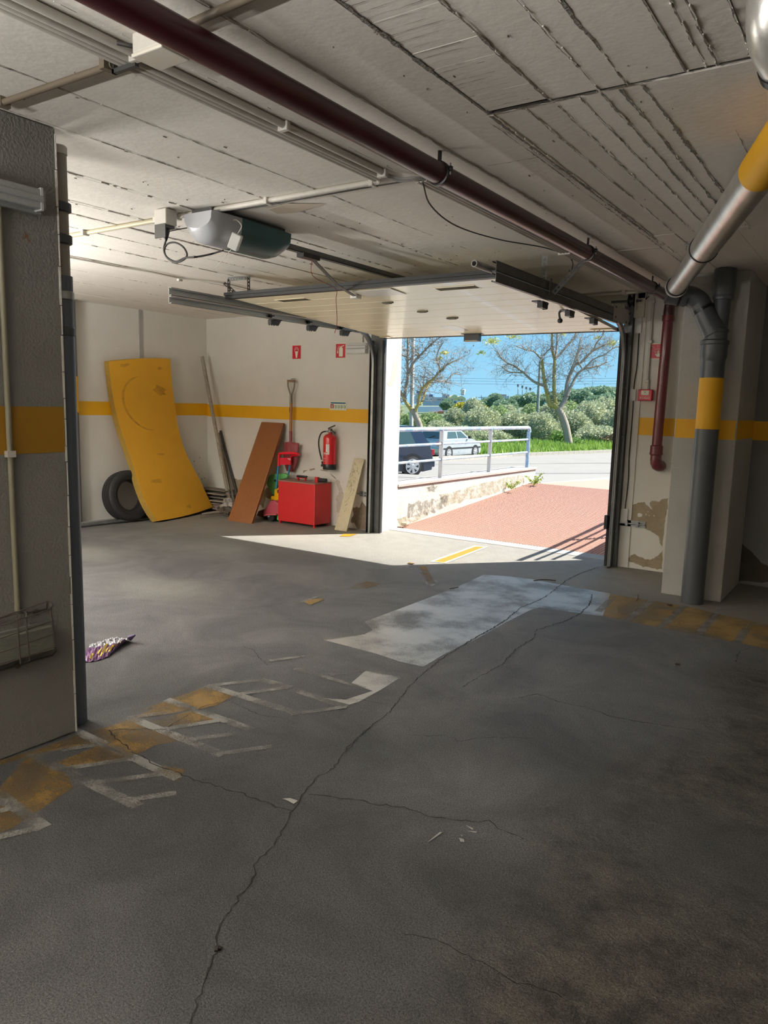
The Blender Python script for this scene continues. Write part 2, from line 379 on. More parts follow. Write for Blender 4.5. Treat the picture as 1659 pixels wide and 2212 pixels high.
# right of the main seam (x -1.33): boards running towards the door, broken by a wide cross joint at y 2.61
xs_near = [-1.33, -1.10, -.925, -.83, -.645, -.59, -.555, -.46, -.31, -.14, .06, .25, .45, .7, .95, 1.3, 1.7, 2.1, 2.6]
for a_, b_ in zip(xs_near[1:], xs_near[2:]): bd(a_, b_, -2.0, 2.598)
yy = 1.0
while yy < 2.58:      # band of short sawn boards across
    h = random.Random(int(yy*1000)).uniform(.10, .17); bd(-1.33, -1.10, yy, min(yy+h, 2.603), random.uniform(-.001, .002)); yy += h
bd(-1.33, -1.10, -2, 1.0)
xs_far = [-1.345, -1.325, -1.20, -1.09, -1.0, -.925, -.86, -.79, -.45, -.1, .3, .7, 1.1, 1.5, 2.0, 2.6]
for a_, b_ in zip(xs_far, xs_far[1:]): bd(a_, b_, 2.622, 4.85)
for a_, b_ in zip(xs_far[::2], xs_far[2::2]): bd(a_, b_, 4.85, YB)
xs_l = [XA, -7.2, -6.5, -5.9, -5.35, -4.85, -4.45, -4.13, -3.87, -3.4, -2.87, -2.52, -2.0, -1.66, -1.345]
for a_, b_ in zip(xs_l, xs_l[1:]):
    bd(a_, b_, -2.0, 3.12); bd(a_, b_, 3.12, YB if a_ < -2 else 5.2)
    if a_ >= -2: bd(a_, b_, 5.2, YB)
bd(XA, 2.6, -6, -2.0, 0)
# ragged fins of concrete left along the seams
def fin(x, y0, y1, seed, amp=.006, w=.004):
    r = random.Random(seed); y = y0
    while y < y1:
        h = r.uniform(.015, .06); a1 = r.uniform(.0, amp) if r.random() < .75 else 0; dx = r.uniform(-.003, .003)
        if a1 > .001:
            fins.obox((x+dx-w/2, y, HC-a1), (w*r.uniform(.5, 1.4), 0, 0), (r.uniform(-.003, .003), min(h, y1-y), 0), (0, 0, a1+.002))
        y += h
fins = MB()
for i, x in enumerate(xs_near[1:9]): fin(x, .8, 2.6, i)
for i, x in enumerate(xs_far[:9]): fin(x, 2.63, 4.85 if i != 1 else 5.6, 40+i)
for i, x in enumerate(xs_l[1:-1]): fin(x, 1.3, 6.8, 80+i, .004, .003)
part('concrete_fins', fins, board, ceil, False, kind='stuff')
pits = MB(); r = random.Random(5)
for k in range(260):
    x = r.uniform(-4.5, .1); y = r.uniform(1.2, 5.2); 
    if k > 150: x = r.choice([-1.33, -1.335, -1.34, -.46, -.79, -.925]) + r.gauss(0, .006)
    w = r.uniform(.001, .0036); l = w*r.uniform(1, 4)
    P = [V((x + w*math.cos(t)*r.uniform(.5, 1.2), y + l*math.sin(t)*r.uniform(.5, 1.2), HC-.0042)) for t in (0, 1, 2, 3, 4, 5)]
    pits.prism(P, (0, 0, .004))
part('pits', pits, M('pit_shadow', (.24, .22, .19), 1), ceil, False, kind='stuff')
seaml = M('seam_line_grey', (.21, .195, .17), .95, bump=(80, .5))
def seam(a, b, w, seed, name='seam_line'):
    r = random.Random(seed); a = V((*a, HC-.0045)); b = V((*b, HC-.0045)); d = (b-a); n_ = max(4, int(d.length/.018)); s_ = V((-d.y, d.x, 0)).normalized(); run = []
    off = 0
    for i in range(n_+1):
        off = off*.8 + r.gauss(0, .0012); ww = w*r.uniform(.15, 1.2)*(0.35+.65*abs(math.sin(i*.07+seed)))/2
        q = a+d*i/n_+s_*off; run.append([q-s_*ww, q+s_*ww])
    part(name, MB().grid([[p[1], p[0]] for p in run]), seaml, ceil, False)
for k, (x, y0, y1, w) in enumerate(((-1.333, .8, 2.6, .019), (-1.335, 2.62, 5.0, .017), (-1.365, 2.68, 5.8, .009), (-1.10, .8, 2.6, .013), (-.925, 1.0, 2.6, .006), (-.83, .5, 2.6, .013), (-.645, .5, 2.6, .010), (-.59, 1.0, 2.45, .007), (-.555, 1.0, 2.6, .008), (-.46, 1.2, 2.6, .005),
        (-1.20, 2.62, 3.9, .005), (-1.09, 2.65, 4.7, .007), (-1.0, 2.62, 4.6, .006), (-.925, 2.62, 4.5, .010), (-.86, 2.62, 4.4, .012), (-.79, 2.62, 4.3, .019), (-.6, 3.2, 4.6, .004),
        (-1.66, 1.4, 6.5, .004), (-2.0, 3.2, 6.0, .003), (-2.52, 1.2, 4.2, .007), (-2.87, 1.4, 4.6, .009), (-3.4, 1.8, 5.0, .005), (-3.87, 2.2, 6.2, .012), (-4.13, 2.4, 4.4, .012), (-4.45, 2.8, 6.5, .006), (-4.85, 3.0, 6.6, .005), (-5.35, 3.4, 6.8, .004))):
    seam((x, y0), (x, y1), w, k)
for k, (x0, x1, y, w) in enumerate(((-1.345, .6, 2.600, .018), (-1.60, -1.345, 3.13, .006), (-2.9, -1.35, 5.2, .004), (-4.9, -3.8, 3.13, .003))): seam((x0, y), (x1, y), w, 60+k)
yy = 1.1; k = 0
while yy < 2.58: yy += .028+.02*random.Random(k).random(); seam((-1.33, yy), (-1.33+.22*random.Random(k+5).uniform(.5, 1), yy), .003, 90+k, 'saw_mark'); k += 1
# dark joint line left open between the near and the far pour
part('cross_joint', MB().box((-1.345, 2.603, HC+.004), (2.6, 2.622, HC+.0135)), seamd, ceil, False)
# ================================================================ FLOOR MARKINGS AND CRACKS
wpaint = M('worn_white_paint', (.52, .51, .48), .36, var=((.38, .375, .355), 2.2, .3), wear=(150, .38, .20, .92, 2.4))
wpaint_line = M('white_line_paint', (.26, .255, .235), .6, wear=(170, .47, .18, .85, 5))
wpaint_new = M('fresh_white_paint', (.42, .41, .38), .5, wear=(60, .33, .05))
ypaint_new = M('fresh_yellow_paint', (.38, .19, .004), .55, var=((.34, .165, .008), 30, .2), wear=(60, .30, .05))
ypaint = M('worn_yellow_paint', (.30, .175, .04), .75, var=((.19, .125, .045), 5, .3), wear=(150, .44, .22, .85, 4))
ypaint2 = M('bright_worn_yellow', (.40, .25, .065), .7, var=((.24, .175, .08), 6, .3), wear=(150, .40, .24, .95, 3))
zl = [.0006]
def decal(px, mat, name='painted_marking', z=None):
    zl[0] += .00006; z = z or zl[0]
    P = [onZ(x, y, z) for x, y in px]
    P = [V((p.x, p.y, z)) for p in P]
    ar = sum(P[i].x*P[(i+1) % len(P)].y - P[(i+1) % len(P)].x*P[i].y for i in range(len(P)))
    if ar < 0: P.reverse()
    return part(name, MB().quad(*P), mat, floor, False)
def line(p, q, mat, w=.05, name='painted_line'):
    zl[0] += .00006; A = onZ(*p, zl[0]); B = onZ(*q, zl[0]); d = (B-A).normalized(); n_ = V((-d.y, d.x, 0))*w/2
    return part(name, MB().quad(A-n_, B-n_, B+n_, A+n_), mat, floor, False)
c5 = lambda x, y: (x/2.074, 1450+y/2.074)
c3 = lambda x, y: (400+x/2.37, 1100+y/2.37)
c4 = lambda x, y: (1000+x/2.517, 1150+y/2.517)
c6 = lambda x, y: (800+x/1.931, 1450+y/1.931)
decal([(788, 1343), (986, 1269), (1045, 1241), (1100, 1245), (1155, 1252), (1222, 1265), (1318, 1282), (1330, 1290), (1335, 1335), (1254, 1325), (1165, 1312), (1145, 1318), (1092, 1345), (1024, 1383), (961, 1412), (915, 1440), (864, 1429), (813, 1412), (760, 1398), (698, 1382), (788, 1370), (805, 1361)], wpaint)
decal([c3(*p) for p in ((850, 890), (925, 825), (1105, 860), (1000, 925), (890, 985), (840, 1000), (700, 965), (820, 975), (960, 930))], wpaint)
# yellow cells by the right pillar, split by grey-white bars
for cell in (((800, 335), (1010, 368), (880, 480), (760, 455)), ((1035, 372), (1195, 397), (1060, 516), (905, 484)), ((1215, 400), (1370, 440), (1265, 553), (1085, 520)), ((1390, 445), (1560, 480), (1480, 598), (1290, 562)), ((1560, 480), (1900, 560), (1900, 690), (1510, 602))):
    decal([c4(*p) for p in cell], ypaint2)
for a_, b_ in (((1020, 372), (890, 485)), ((1205, 398), (1070, 520)), ((1378, 442), (1275, 558)), ((1545, 520), (1490, 600)), ((820, 350), (735, 430))):
    line(c4(*a_), c4(*b_), wpaint_line, .055)
# zigzag on the left
for cell in (((600, 210), (750, 135), (860, 170), (740, 195)), ((620, 180), (750, 130), (925, 68), (1050, 105), (980, 150), (890, 170), (800, 130)),
             ((365, 280), (480, 250), (590, 210), (720, 262), (860, 300), (700, 330), (590, 385)), ((250, 410), (440, 335), (600, 385), (330, 430)),
             ((0, 520), (130, 375), (300, 460), (330, 520), (150, 640), (0, 560)), ((0, 600), (130, 650), (60, 700), (0, 720)), ((0, 400), (170, 350), (350, 285), (440, 325), (180, 365), (0, 420)),
             ((700, 420), (830, 440), (800, 490), (730, 465)), ((600, 245), (860, 175), (990, 215), (760, 245))):
    decal([c5(*p) for p in cell], ypaint)
for a_, b_ in (((745, 126), (1130, 262)), ((575, 204), (1000, 375)), ((350, 272), (800, 480)), ((130, 370), (620, 605)), ((-20, 540), (200, 700)), ((925, 62), (1340, 190)), ((1170, 36), (1300, 72)), ((1310, 80), (1550, 160))):
    line(c5(*a_), c5(*b_), wpaint_line, .05)
for a_, b_ in (((570, 207), (850, 172)), ((740, 258), (980, 220)), ((850, 305), (1060, 278)), ((970, 370), (1220, 335)), ((180, 368), (430, 328)), ((260, 440), (600, 390)), ((380, 505), (720, 460)), ((540, 580), (790, 545)), ((930, 65), (1170, 38)), ((1080, 100), (1290, 72)), ((1300, 192), (1550, 158)), ((0, 740), (180, 700)), ((0, 625), (90, 600))):
    line(c5(*a_), c5(*b_), wpaint_line, .035)
for a_, b_ in (((560, 815), (920, 915)), ((740, 845), (940, 822)), ((430, 775), (670, 745)), ((930, 822), (1105, 862)), ((700, 668), (900, 640))):
    line(c3(*a_), c3(*b_), wpaint_line, .035)
# small arrow strokes near the sunlit patch
decal([c3(*p) for p in ((1250, 268), (1480, 186), (1550, 192), (1335, 276))], wpaint_new)
decal([c3(*p) for p in ((1272, 267), (1488, 190), (1532, 193), (1322, 273))], ypaint_new)
decal([c3(*p) for p in ((1183, 290), (1242, 286), (1298, 380), (1243, 402))], wpaint_line)
decal([c3(*p) for p in ((1197, 293), (1232, 291), (1280, 376), (1246, 386))], ypaint)
line(c3(930, 306), c3(1190, 292), wpaint_line, .05)
decal([c3(*p) for p in ((790, 138), (810, 126), (880, 126), (840, 140))], ypaint_new)
decal([c3(*p) for p in ((830, 408), (880, 385), (930, 368), (1005, 380), (930, 405))], ypaint)
decal([c3(*p) for p in ((600, 470), (690, 455), (715, 460), (640, 490))], ypaint2)
line(c3(530, 495), c3(700, 440), wpaint_line, .03)
for q in (((1265, 570), (1300, 568), (1335, 580), (1315, 594), (1290, 580)),): decal([c5(*p) for p in q], wpaint_new, 'paint_splash')
for q in (((235, 715), (290, 670), (300, 672), (260, 700)), ((370, 695), (390, 700), (392, 712), (375, 710)), ((395, 640), (430, 655), (425, 662)), ((400, 665), (445, 668), (440, 674)), ((375, 680), (385, 685), (380, 688))): decal([c6(*p) for p in q], wpaint_new, 'paint_splash')
crackm = M('crack_dark', (.018, .016, .014), 1)
def crack(pts, w0=.006, w1=.003, seed=1):
    rr = random.Random(seed); zl[0] += .00003; P = [onZ(x, y, .0022) for x, y in pts]; F = []
    for i in range(len(P)-1):
        n_ = max(2, int((P[i+1]-P[i]).length/.02))
        for k in range(n_):
            t = k/n_; q = P[i].lerp(P[i+1], t); j = .007
            F.append(q + V((rr.uniform(-j, j), rr.uniform(-j, j), 0)))
    F.append(P[-1]); n = len(F); rows = []
    for i, q in enumerate(F):
        d = (F[min(i+1, n-1)]-F[max(i-1, 0)]); d.z = 0; d = d.normalized() if d.length > 0 else X3
        s_ = V((-d.y, d.x, 0)); w = (w0+(w1-w0)*i/n)*rr.uniform(.35, 1.25)/2
        w *= .72; rows.append([q-s_*w, q+s_*w])
    part('floor_crack', MB().grid(rows), crackm, floor, False)
crack([c5(*p) for p in ((840, 1600), (900, 1440), (930, 1340), (975, 1250), (980, 1160), (1040, 1050), (1130, 930), (1150, 850), (1230, 780), (1310, 620), (1380, 520), (1430, 470), (1500, 430), (1560, 340), (1659, 250))], .0055, .005, 1)
crack([c3(*p) for p in ((830, 1240), (870, 1180), (1050, 1030), (1150, 900), (1330, 750), (1500, 650), (1640, 570))], .005, .006, 2)
crack([c5(*p) for p in ((490, 265), (520, 300), (610, 370), (700, 420), (870, 485), (1030, 530), (1150, 570), (1230, 605), (1310, 625))], .009, .006, 3)
crack([c5(*p) for p in ((490, 265), (560, 258), (730, 262), (830, 200), (930, 150), (1030, 130), (1080, 90))], .007, .004, 4)
crack([c5(*p) for p in ((1380, 552), (1470, 560), (1600, 575), (1659, 590))] + [c6(*p) for p in ((140, 570), (230, 600), (350, 620), (500, 625), (560, 670), (640, 700))], .006, .005, 5)
crack([c6(*p) for p in ((120, 1090), (300, 1130), (430, 1200), (540, 1250), (600, 1300), (700, 1320), (800, 1360))], .004, .004, 6)
crack([c6(*p) for p in ((620, 110), (700, 95), (800, 130), (900, 150), (1010, 190), (1150, 215), (1350, 245))], .005, .006, 7)
crack([c6(*p) for p in ((180, 268), (320, 268), (380, 295), (460, 275), (680, 280))], .004, .003, 8)
crack([c4(*p) for p in ((705, 335), (690, 390), (640, 440), (560, 480), (400, 530), (390, 570), (280, 640), (210, 720), (80, 790), (0, 840))], .010, .005, 9)
crack([c4(*p) for p in ((740, 185), (620, 230), (560, 262), (500, 310), (430, 360), (310, 410), (240, 470), (180, 510), (0, 610))], .009, .008, 10)
crack([c4(*p) for p in ((500, 315), (600, 318), (700, 335))], .006, .006, 11)
crack([c3(*p) for p in ((300, 703), (350, 720), (380, 760), (430, 800))], .005, .003, 12)
crack([c3(*p) for p in ((480, 1068), (380, 1050), (280, 1010), (235, 985))], .004, .003, 13)
crack([c3(*p) for p in ((690, 975), (780, 968), (900, 975), (1050, 1000))], .004, .003, 14)
crack([c4(*p) for p in ((1480, 700), (1500, 650), (1560, 625))], .006, .004, 15)
# ragged black line along the foot of the left pillar
crack([(0, 1641), (60, 1618), (120, 1597), (165, 1581)], .012, .01, 16)
# ================================================================ DOOR FRAME, TRACKS
steel_dk = M('dark_galvanised', (.075, .077, .078), .45, .6, var=((.13, .135, .135), 9, .3))
steel = M('galvanised_steel', (.42, .43, .43), .38, .85, var=((.26, .27, .27), 7, .3, (1, .3, 1)))
steel_mid = M('weathered_galvanised', (.20, .205, .20), .5, .7, var=((.12, .125, .12), 10, .3))
blackp = M('black_plastic', (.012, .012, .013), .4)
rubber = M('black_rubber', (.012, .012, .012), .75)
whitepl = M('white_plastic', (.66, .66, .62), .4)
greypl = M('grey_plastic', (.36, .36, .34), .5)
fr = thing('door_frame', 'dark grey galvanised frame posts and curved guides on both sides of the open garage door', 'door frame', (-3.5, 7.08, 0))
ZT = 2.30
def guide(path, n_off, name='guide_rail', lip=.012):
    """U-shaped roller guide swept along a path in a plane x=const; n_off = inward direction"""
    web = MB(); pts = [V(p) for p in path]; rows = []
    for i, p in enumerate(pts):
        d = (pts[min(i+1, len(pts)-1)]-pts[max(i-1, 0)]).normalized(); s_ = X3.cross(d).normalized()
        o = n_off
        prof = [p - s_*.027 + X3*o*.028, p - s_*.027, p + s_*.027, p + s_*.027 + X3*o*.028]
        prof2 = [p + s_*.024 + X3*o*.028, p + s_*.024 + X3*o*.003, p - s_*.024 + X3*o*.003, p - s_*.024 + X3*o*.028]
        rows.append(prof + prof2 + [prof[0]])
    web.grid(rows)
    for r_, fl in ((rows[0], False), (rows[-1], True)):
        q = r_[:8]; web._add(q, [(0, 1, 6, 7), (1, 2, 5, 6), (2, 3, 4, 5)])
    return web
def vtrack(xc, o):
    pts = [V((xc, 7.02, .0))]
    for k in range(9): pts.append(V((xc, 7.02, .25+k*.21)))
    ry = 6.66; rz = ZT-.36
    for k in range(1, 11):
        t = math.pi/2*k/10; pts.append(V((xc, ry+.36*math.cos(t), rz+.36*math.sin(t))))
    return pts
part('guide_rail', guide(vtrack(-4.93, 1), 1), steel, fr)
part('guide_rail', guide(vtrack(-2.09, -1), -1), steel_mid, fr)
for xa, xb in ((-4.99, -4.82), (-2.14, -2.06)):
    mb = MB().box((xa, 7.06, 0), (xb, 7.125, 2.46))
    fp = part('frame_post', mb, steel_dk, fr)
    for k in range(5): part('rivet', MB().lathe((xa+.06, 7.06, .35+k*.45), (0, -1, 0), [(.006, 0), (.006, .003), (.003, .005)], 8), steel, fp)
    part('angle_flange', MB().box((xa+.03, 6.99, 0), (xa+.034, 7.06, 2.2)), steel_dk, fr)
part('rubber_seal', MB().box((-4.823, 7.05, 0), (-4.80, 7.07, 2.2)).box((-2.165, 7.05, 0), (-2.14, 7.07, 2.2)), rubber, fr, False)
part('head_bar', MB().box((-4.99, 7.085, 2.34), (-1.97, 7.128, 2.565)), M('cream_lintel', (.62, .58, .48), .6), fr, False)
# horizontal tracks, ceiling hangers
def htrack(name, xc, o, y0, y1, label, matl):
    t = thing(name, label, 'door track', (xc, y0, ZT-.06))
    def ch(z0, h, lip):
        b = MB(); x0, x1 = (xc, xc+o*.03)
        b.box((min(xc, xc+o*.003), y0, z0), (max(xc, xc+o*.003), y1, z0+h))
        for z in (z0, z0+h-.003): b.box((min(x0, x1), y0, z), (max(x0, x1), y1, z+.003))
        b.box((min(x1, x1-o*.002), y0, z0), (max(x1, x1-o*.002), y1, z0+.009)); b.box((min(x1, x1-o*.002), y0, z0+h-.009), (max(x1, x1-o*.002), y1, z0+h))
        return b
    part('lower_channel', ch(ZT-.045, .055, 1), matl, t, False)
    part('upper_channel', ch(ZT+.018, .062, 1), matl, t, False)
    return t
tl = htrack('door_track', -4.93, 1, 4.13, 6.72, 'left galvanised door track, a pair of channels hung over the corner with the mat', M('bright_galvanised', (.55, .56, .55), .4, .45, var=((.36, .37, .37), 6, .3, (1, .3, 1))))
tr = htrack('door_track', -2.09, -1, 4.26, 6.72, 'right dark steel door track hung beside the red ceiling pipe', steel_mid)
part('joint_plate', MB().box((-2.093, 6.58, 2.265), (-2.088, 7.08, 2.40)), M('pale_galvanised', (.42, .42, .39), .5, .4), tr, False)
for y, z in ((6.64, 2.385), (6.64, 2.30), (6.95, 2.285), (7.04, 2.37), (7.04, 2.285)): part('bolt', MB().lathe((-2.088, y, z), (1, 0, 0), [(.008, 0), (.008, .005)], 6), blackp, tr)
part('tube_end', MB()._pipe(V((-2.17, 4.12, 2.345)), V((-2.17, 4.75, 2.345)), Y3, .021, .015, 16), greypl, tr)
def perf(a, b, w, par, mat=steel_mid, up=None, th=.003):
    """perforated angle strap from a to b"""
    a = V(a); b = V(b); d = b-a; L = d.length; d.normalize(); s_ = (up or X3).cross(d).normalized() if abs((up or X3).dot(d)) < .99 else Y3
    nn = d.cross(s_).normalized(); mb = MB(); n = max(2, int(L/.032)); h = w*.28
    # ladder of plate around square holes
    mb.obox(a - s_*w/2, d*L, s_*(w*.32), nn*th); mb.obox(a + s_*(w/2-w*.32), d*L, s_*(w*.32), nn*th)
    for k in range(n+1):
        q = a + d*(L*k/(n+.6)); mb.obox(q - s_*w*.2, d*(L/(n+.6)*.48), s_*(w*.4), nn*th)
    return part('perforated_strap', mb, mat, par, False)
perf((-4.96, 4.82, 2.385), (-4.96, 4.82, 2.545), .032, tl); perf((-4.72, 4.82, 2.41), (-4.72, 4.82, 2.545), .032, tl)
perf((-4.97, 4.82, 2.545), (-4.70, 4.82, 2.545), .034, tl, up=Y3); perf((-4.93, 4.98, 2.38), (-5.02, 4.82, 2.52), .03, tl)
perf((-2.12, 5.08, 2.28), (-2.12, 5.08, 2.550), .045, tr, up=Y3); perf((-2.075, 5.10, 2.28), (-2.075, 5.10, 2.40), .04, tr)
perf((-2.07, 5.14, 2.30), (-1.84, 5.17, 2.545), .036, tr, up=Y3)
# ================================================================ SECTIONAL DOOR, open under the ceiling
cream = M('cream_door_slat', (.93, .86, .62), .30, var=((.87, .79, .54), 6, .3, (.4, 8, 1)), bump=(30, .05), coat=.2)
dr = thing('sectional_door', 'cream sectional garage door slid open under the ceiling', 'garage door', (-3.5, 5.9, 2.24))
DX0, DX1 = -4.80, -2.20
def dz(y): return 2.225 + .055*(7.1-y)
ys = [4.72, 5.20, 5.66, 5.98, 6.27, 6.50, 6.71, 6.90, 7.08]
for a_, b_ in zip(ys, ys[1:]):
    sub = 2 if b_-a_ > .4 else 1
    for k in range(sub):
        p = a_+(b_-a_)*k/sub; q = a_+(b_-a_)*(k+1)/sub
        part('door_slat', MB().obox((DX0, p+.0045, dz(p+.0045)), (DX1-DX0, 0, 0), (0, q-p-.009, dz(q)-dz(p)), (0, 0, .03)), cream, dr, False, bevel=.003)
part('foam_core', MB().obox((DX0+.005, 4.72, dz(4.72)+.006), (DX1-DX0-.01, 0, 0), (0, 2.36, dz(7.08)-dz(4.72)), (0, 0, .022)), M('slat_joint_brown', (.16, .14, .10), .9), dr, False)
part('end_rail', MB().box((DX0-.04, 4.66, dz(4.7)-.004), (DX1+.05, 4.72, dz(4.7)+.034)).box((DX0-.04, 4.645, dz(4.7)+.02), (DX1+.05, 4.66, dz(4.7)+.045)), M('dark_end_rail', (.03, .031, .032), .5, .3), dr, False)
part('bottom_seal', MB().box((DX0-.02, 7.075, dz(7.08)-.006), (DX1+.04, 7.11, dz(7.08)+.03)), rubber, dr, False)
def onplane(x, y):
    p = onZ(x, y, 2.3)
    for _ in range(6): p = onZ(x, y, dz(p.y)-.0008)
    return p
c5b = lambda x, y: (600+x/4.1475, 440+y/4.1475)
c6b = lambda x, y: (960+x/3.456, 500+y/3.456)
ventm = M('vent_mesh_brown', (.10, .085, .045), .8, bump=(300, .6))
for a_, b_ in ((c5b(10, 870), c5b(300, 865)), (c6b(-60, 430), c6b(270, 425)), (c5b(900, 800), c5b(1010, 825))):
    A = onplane(*a_); B = onplane(*b_); y0 = min(A.y, B.y)-.03; y1 = y0+.09
    mb = MB().obox((min(A.x, B.x), y0, dz(y0)-.0025), (abs(B.x-A.x), 0, 0), (0, y1-y0, dz(y1)-dz(y0)), (0, 0, .002))
    v = part('air_vent', mb, ventm, dr, False)
    fm = MB()
    for q in (y0-.012, y1): fm.obox((min(A.x, B.x)-.01, q, dz(q)-.004), (abs(B.x-A.x)+.02, 0, 0), (0, .012, -.0007), (0, 0, .003))
    part('vent_frame', fm, cream, v, False)
A = onplane(*c5b(690, 790)); B = onplane(*c5b(1040, 870))
part('mounting_plate', MB().obox((A.x, A.y-.04, dz(A.y)-.005), (.36, 0, 0), (0, .22, -.012), (0, 0, .003)), M('white_plate', (.78, .77, .74), .3), dr, False)
for q in (c5b(985, 882), c5b(1297, 962), c5b(1570, 1020), c6b(55, 645)):
    p = onplane(*q)
    mb = MB().box((p.x-.05, p.y-.012, p.z-.01), (p.x+.05, p.y+.012, p.z)).box((p.x-.03, p.y-.02, p.z-.014), (p.x+.03, p.y+.02, p.z-.008))
    part('centre_hinge', mb, M('hinge_olive', (.10, .09, .05), .6), dr, False)
p = onplane(1021, 721)   # black lock box hanging under the slats
mb = MB().box((p.x-.085, p.y-.03, p.z-.075), (p.x+.085, p.y+.03, p.z)).box((p.x-.11, p.y-.045, p.z-.006), (p.x+.11, p.y+.045, p.z))
lb = part('handle_box', mb, blackp, dr, False)
part('box_lip', MB().box((p.x-.07, p.y-.034, p.z-.078), (p.x+.07, p.y-.030, p.z-.066)).box((p.x-.085, p.y-.035, p.z-.08), (p.x+.085, p.y+.03, p.z-.075)), greypl, lb, False)
part('faded_square', MB().obox((p.x-.085, 6.45, dz(6.45)-.0016), (.17, 0, 0), (0, .30, dz(6.75)-dz(6.45)), (0, 0, .001)), M('shiny_faded_cream', (.74, .71, .60), .15), dr, False)
# roller brackets along the two sides
for xc, o, lst in ((-4.90, 1, (5.31, 5.86, 6.40)), (-2.12, -1, (5.13, 5.67, 6.23))):
    for y in lst:
        mb = MB(); z = 2.245
        mb.box((xc-.02+o*.02, y-.05, z-.045), (xc+.02+o*.02, y+.05, z)); mb.box((xc-.03+o*.05, y-.06, z-.005), (xc+.03+o*.05, y+.06, z+.004))
        mb.prism([(xc+o*.01, y+.05, z), (xc+o*.01, y+.09, z), (xc+o*.01, y+.05, z-.05)], (o*.03, 0, 0))
        for dy in (-.03, 0, .03): mb.lathe((xc, y+dy, z-.045), (0, 0, -1), [(.006, 0), (.006, .006)], 6)
        br = part('roller_bracket', mb, blackp, dr, False)
        part('roller', MB().lathe((xc-o*.025, y, ZT-.018), (o, 0, 0), [(.018, 0), (.018, .018), (.005, .018), (.005, .06)], 14), blackp, br)
h = thing('pull_handle', 'bent grey pull handle with a black ball hanging below the right track', 'handle', onX(1235, 665, -2.3))
P = [onX(x, y, -2.3) for x, y in ((1262, 667), (1235, 669), (1213, 672), (1208, 677), (1210, 690))]
part('bent_rod', MB().tube(smoothpath(P, 4), .009, 8), steel_dk, h); part('ball', MB().lathe(P[-1]-V((0, 0, .03)), (0, 0, 1), [(.004, 0), (.016, .004), (.022, .018), (.018, .032), (.008, .04)], 14), blackp, h)
# corner bracket on the door's front end, motor spring drum at the right jamb
mb = MB().box((-2.42, 6.93, dz(7)-.006), (-2.2, 7.07, dz(7)-.002)); bkt = part('corner_plate', mb, cream, dr, False)
for x, y in ((-2.38, 6.97), (-2.33, 6.96), (-2.37, 7.03), (-2.31, 7.02)): part('screw', MB().lathe((x, y, dz(7)-.006), (0, 0, -1), [(.007, 0), (.006, .005)], 8), blackp, bkt)
part('corner_plate', MB().box((-4.79, 6.93, dz(7)-.006), (-4.68, 7.07, dz(7)-.002)), cream, dr, False)
sp = thing('cable_drum', 'black cable drum on a steel bracket in the upper right corner of the door opening', 'cable drum', onY(1368, 655, 7.02))
q = ROOT[sp.name]
part('drum', MB().lathe(q+V((-.04, 0, .02)), (1, 0, 0), [(.055, 0), (.055, .008), (.035, .012), (.035, .04), (.05, .045), (.05, .052)], 24), blackp, sp)
part('shaft', MB().tube([q+V((-.2, 0, .02)), q+V((.07, 0, .02))], .011, 10), steel_dk, sp)
part('drum_bracket', MB().box((q.x+.02, 7.0, q.z-.05), (q.x+.025, 7.10, q.z+.12)).box((q.x-.03, 7.085, q.z+.05), (q.x+.09, 7.09, q.z+.13)), M('white_painted_steel', (.6, .58, .53), .5), sp, False)
# locking bolts on both jambs
for xx, zz_, lab, lx in ((-4.99, .43, 'small zinc slide bolt on the wall left of the door opening', -1), (-2.10, .43, 'zinc slide bolt across the right door jamb', 1)):
    b_ = thing('slide_bolt', lab, 'bolt', (xx, 7.07, zz_-.04))
    L = .16 if lx < 0 else .28
    x0, x1 = (xx-L, xx) if lx < 0 else (xx-.06, xx+L)
    part('keeper_plate', MB().box((x0, YB-.012, zz_-.03), (x1, YB-.006, zz_+.03)), steel, b_, False)
    part('bolt_rod', MB().tube([(x0-.02, YB-.03, zz_), (x1, YB-.03, zz_)], .008, 8), steel, b_)
    for f in (.2, .5, .8): part('bolt_loop', MB().box((x0+(x1-x0)*f-.012, YB-.042, zz_-.02), (x0+(x1-x0)*f+.012, YB-.012, zz_+.02)), steel, b_, False)
    if lx > 0:
        part('latch_case', MB().box((-2.175, 6.99, .37), (-2.14, 7.04, .50)), blackp, b_, False, bevel=.006)
# ================================================================ DOOR OPENER
op = thing('door_opener', 'teal and white garage door opener hanging from the ceiling on its long rail', 'door opener', (-3.6, 3.65, 2.34))
# housing: rounded trough, white rear half and teal front half, lengthwise along y
def hull(y0, y1, w0, w1, zt, hb, yb0=None, n=10, ends=(1, 1)):
    rows = []
    m_ = 8
    for i in range(m_+1):
        t = i/m_; y = y0+(y1-y0)*t; k = (w0+(w1-w0)*t)
        e0 = 1 if not ends[0] else math.sin(min(1, .35+t*2.2)*math.pi/2); e1 = 1 if not ends[1] else math.sin(min(1, .45+(1-t)*2.2)*math.pi/2)
        hh = hb*e0*e1; rows.append([V((opx-k/2*(.86+.14*e0*e1)*math.cos(math.pi*j/n)*(1 if abs(math.cos(math.pi*j/n)) > .99 else 1), y, zt-hh*math.sin(math.pi*j/n)**.6)) for j in range(n+1)])
    mb = MB().grid(rows)
    for r_ in (rows[0], rows[-1]): mb.quad(*r_)
    mb.quad(rows[0][0], rows[-1][0], rows[-1][-1], rows[0][-1])
    return mb
opx = -3.62
A = onZ(440, 500, 2.50); B = onZ(600, 525, 2.50)
opd = V((0, 1, 0))
y0, ym, y1 = 3.00, 3.22, 3.66
opx = -3.33
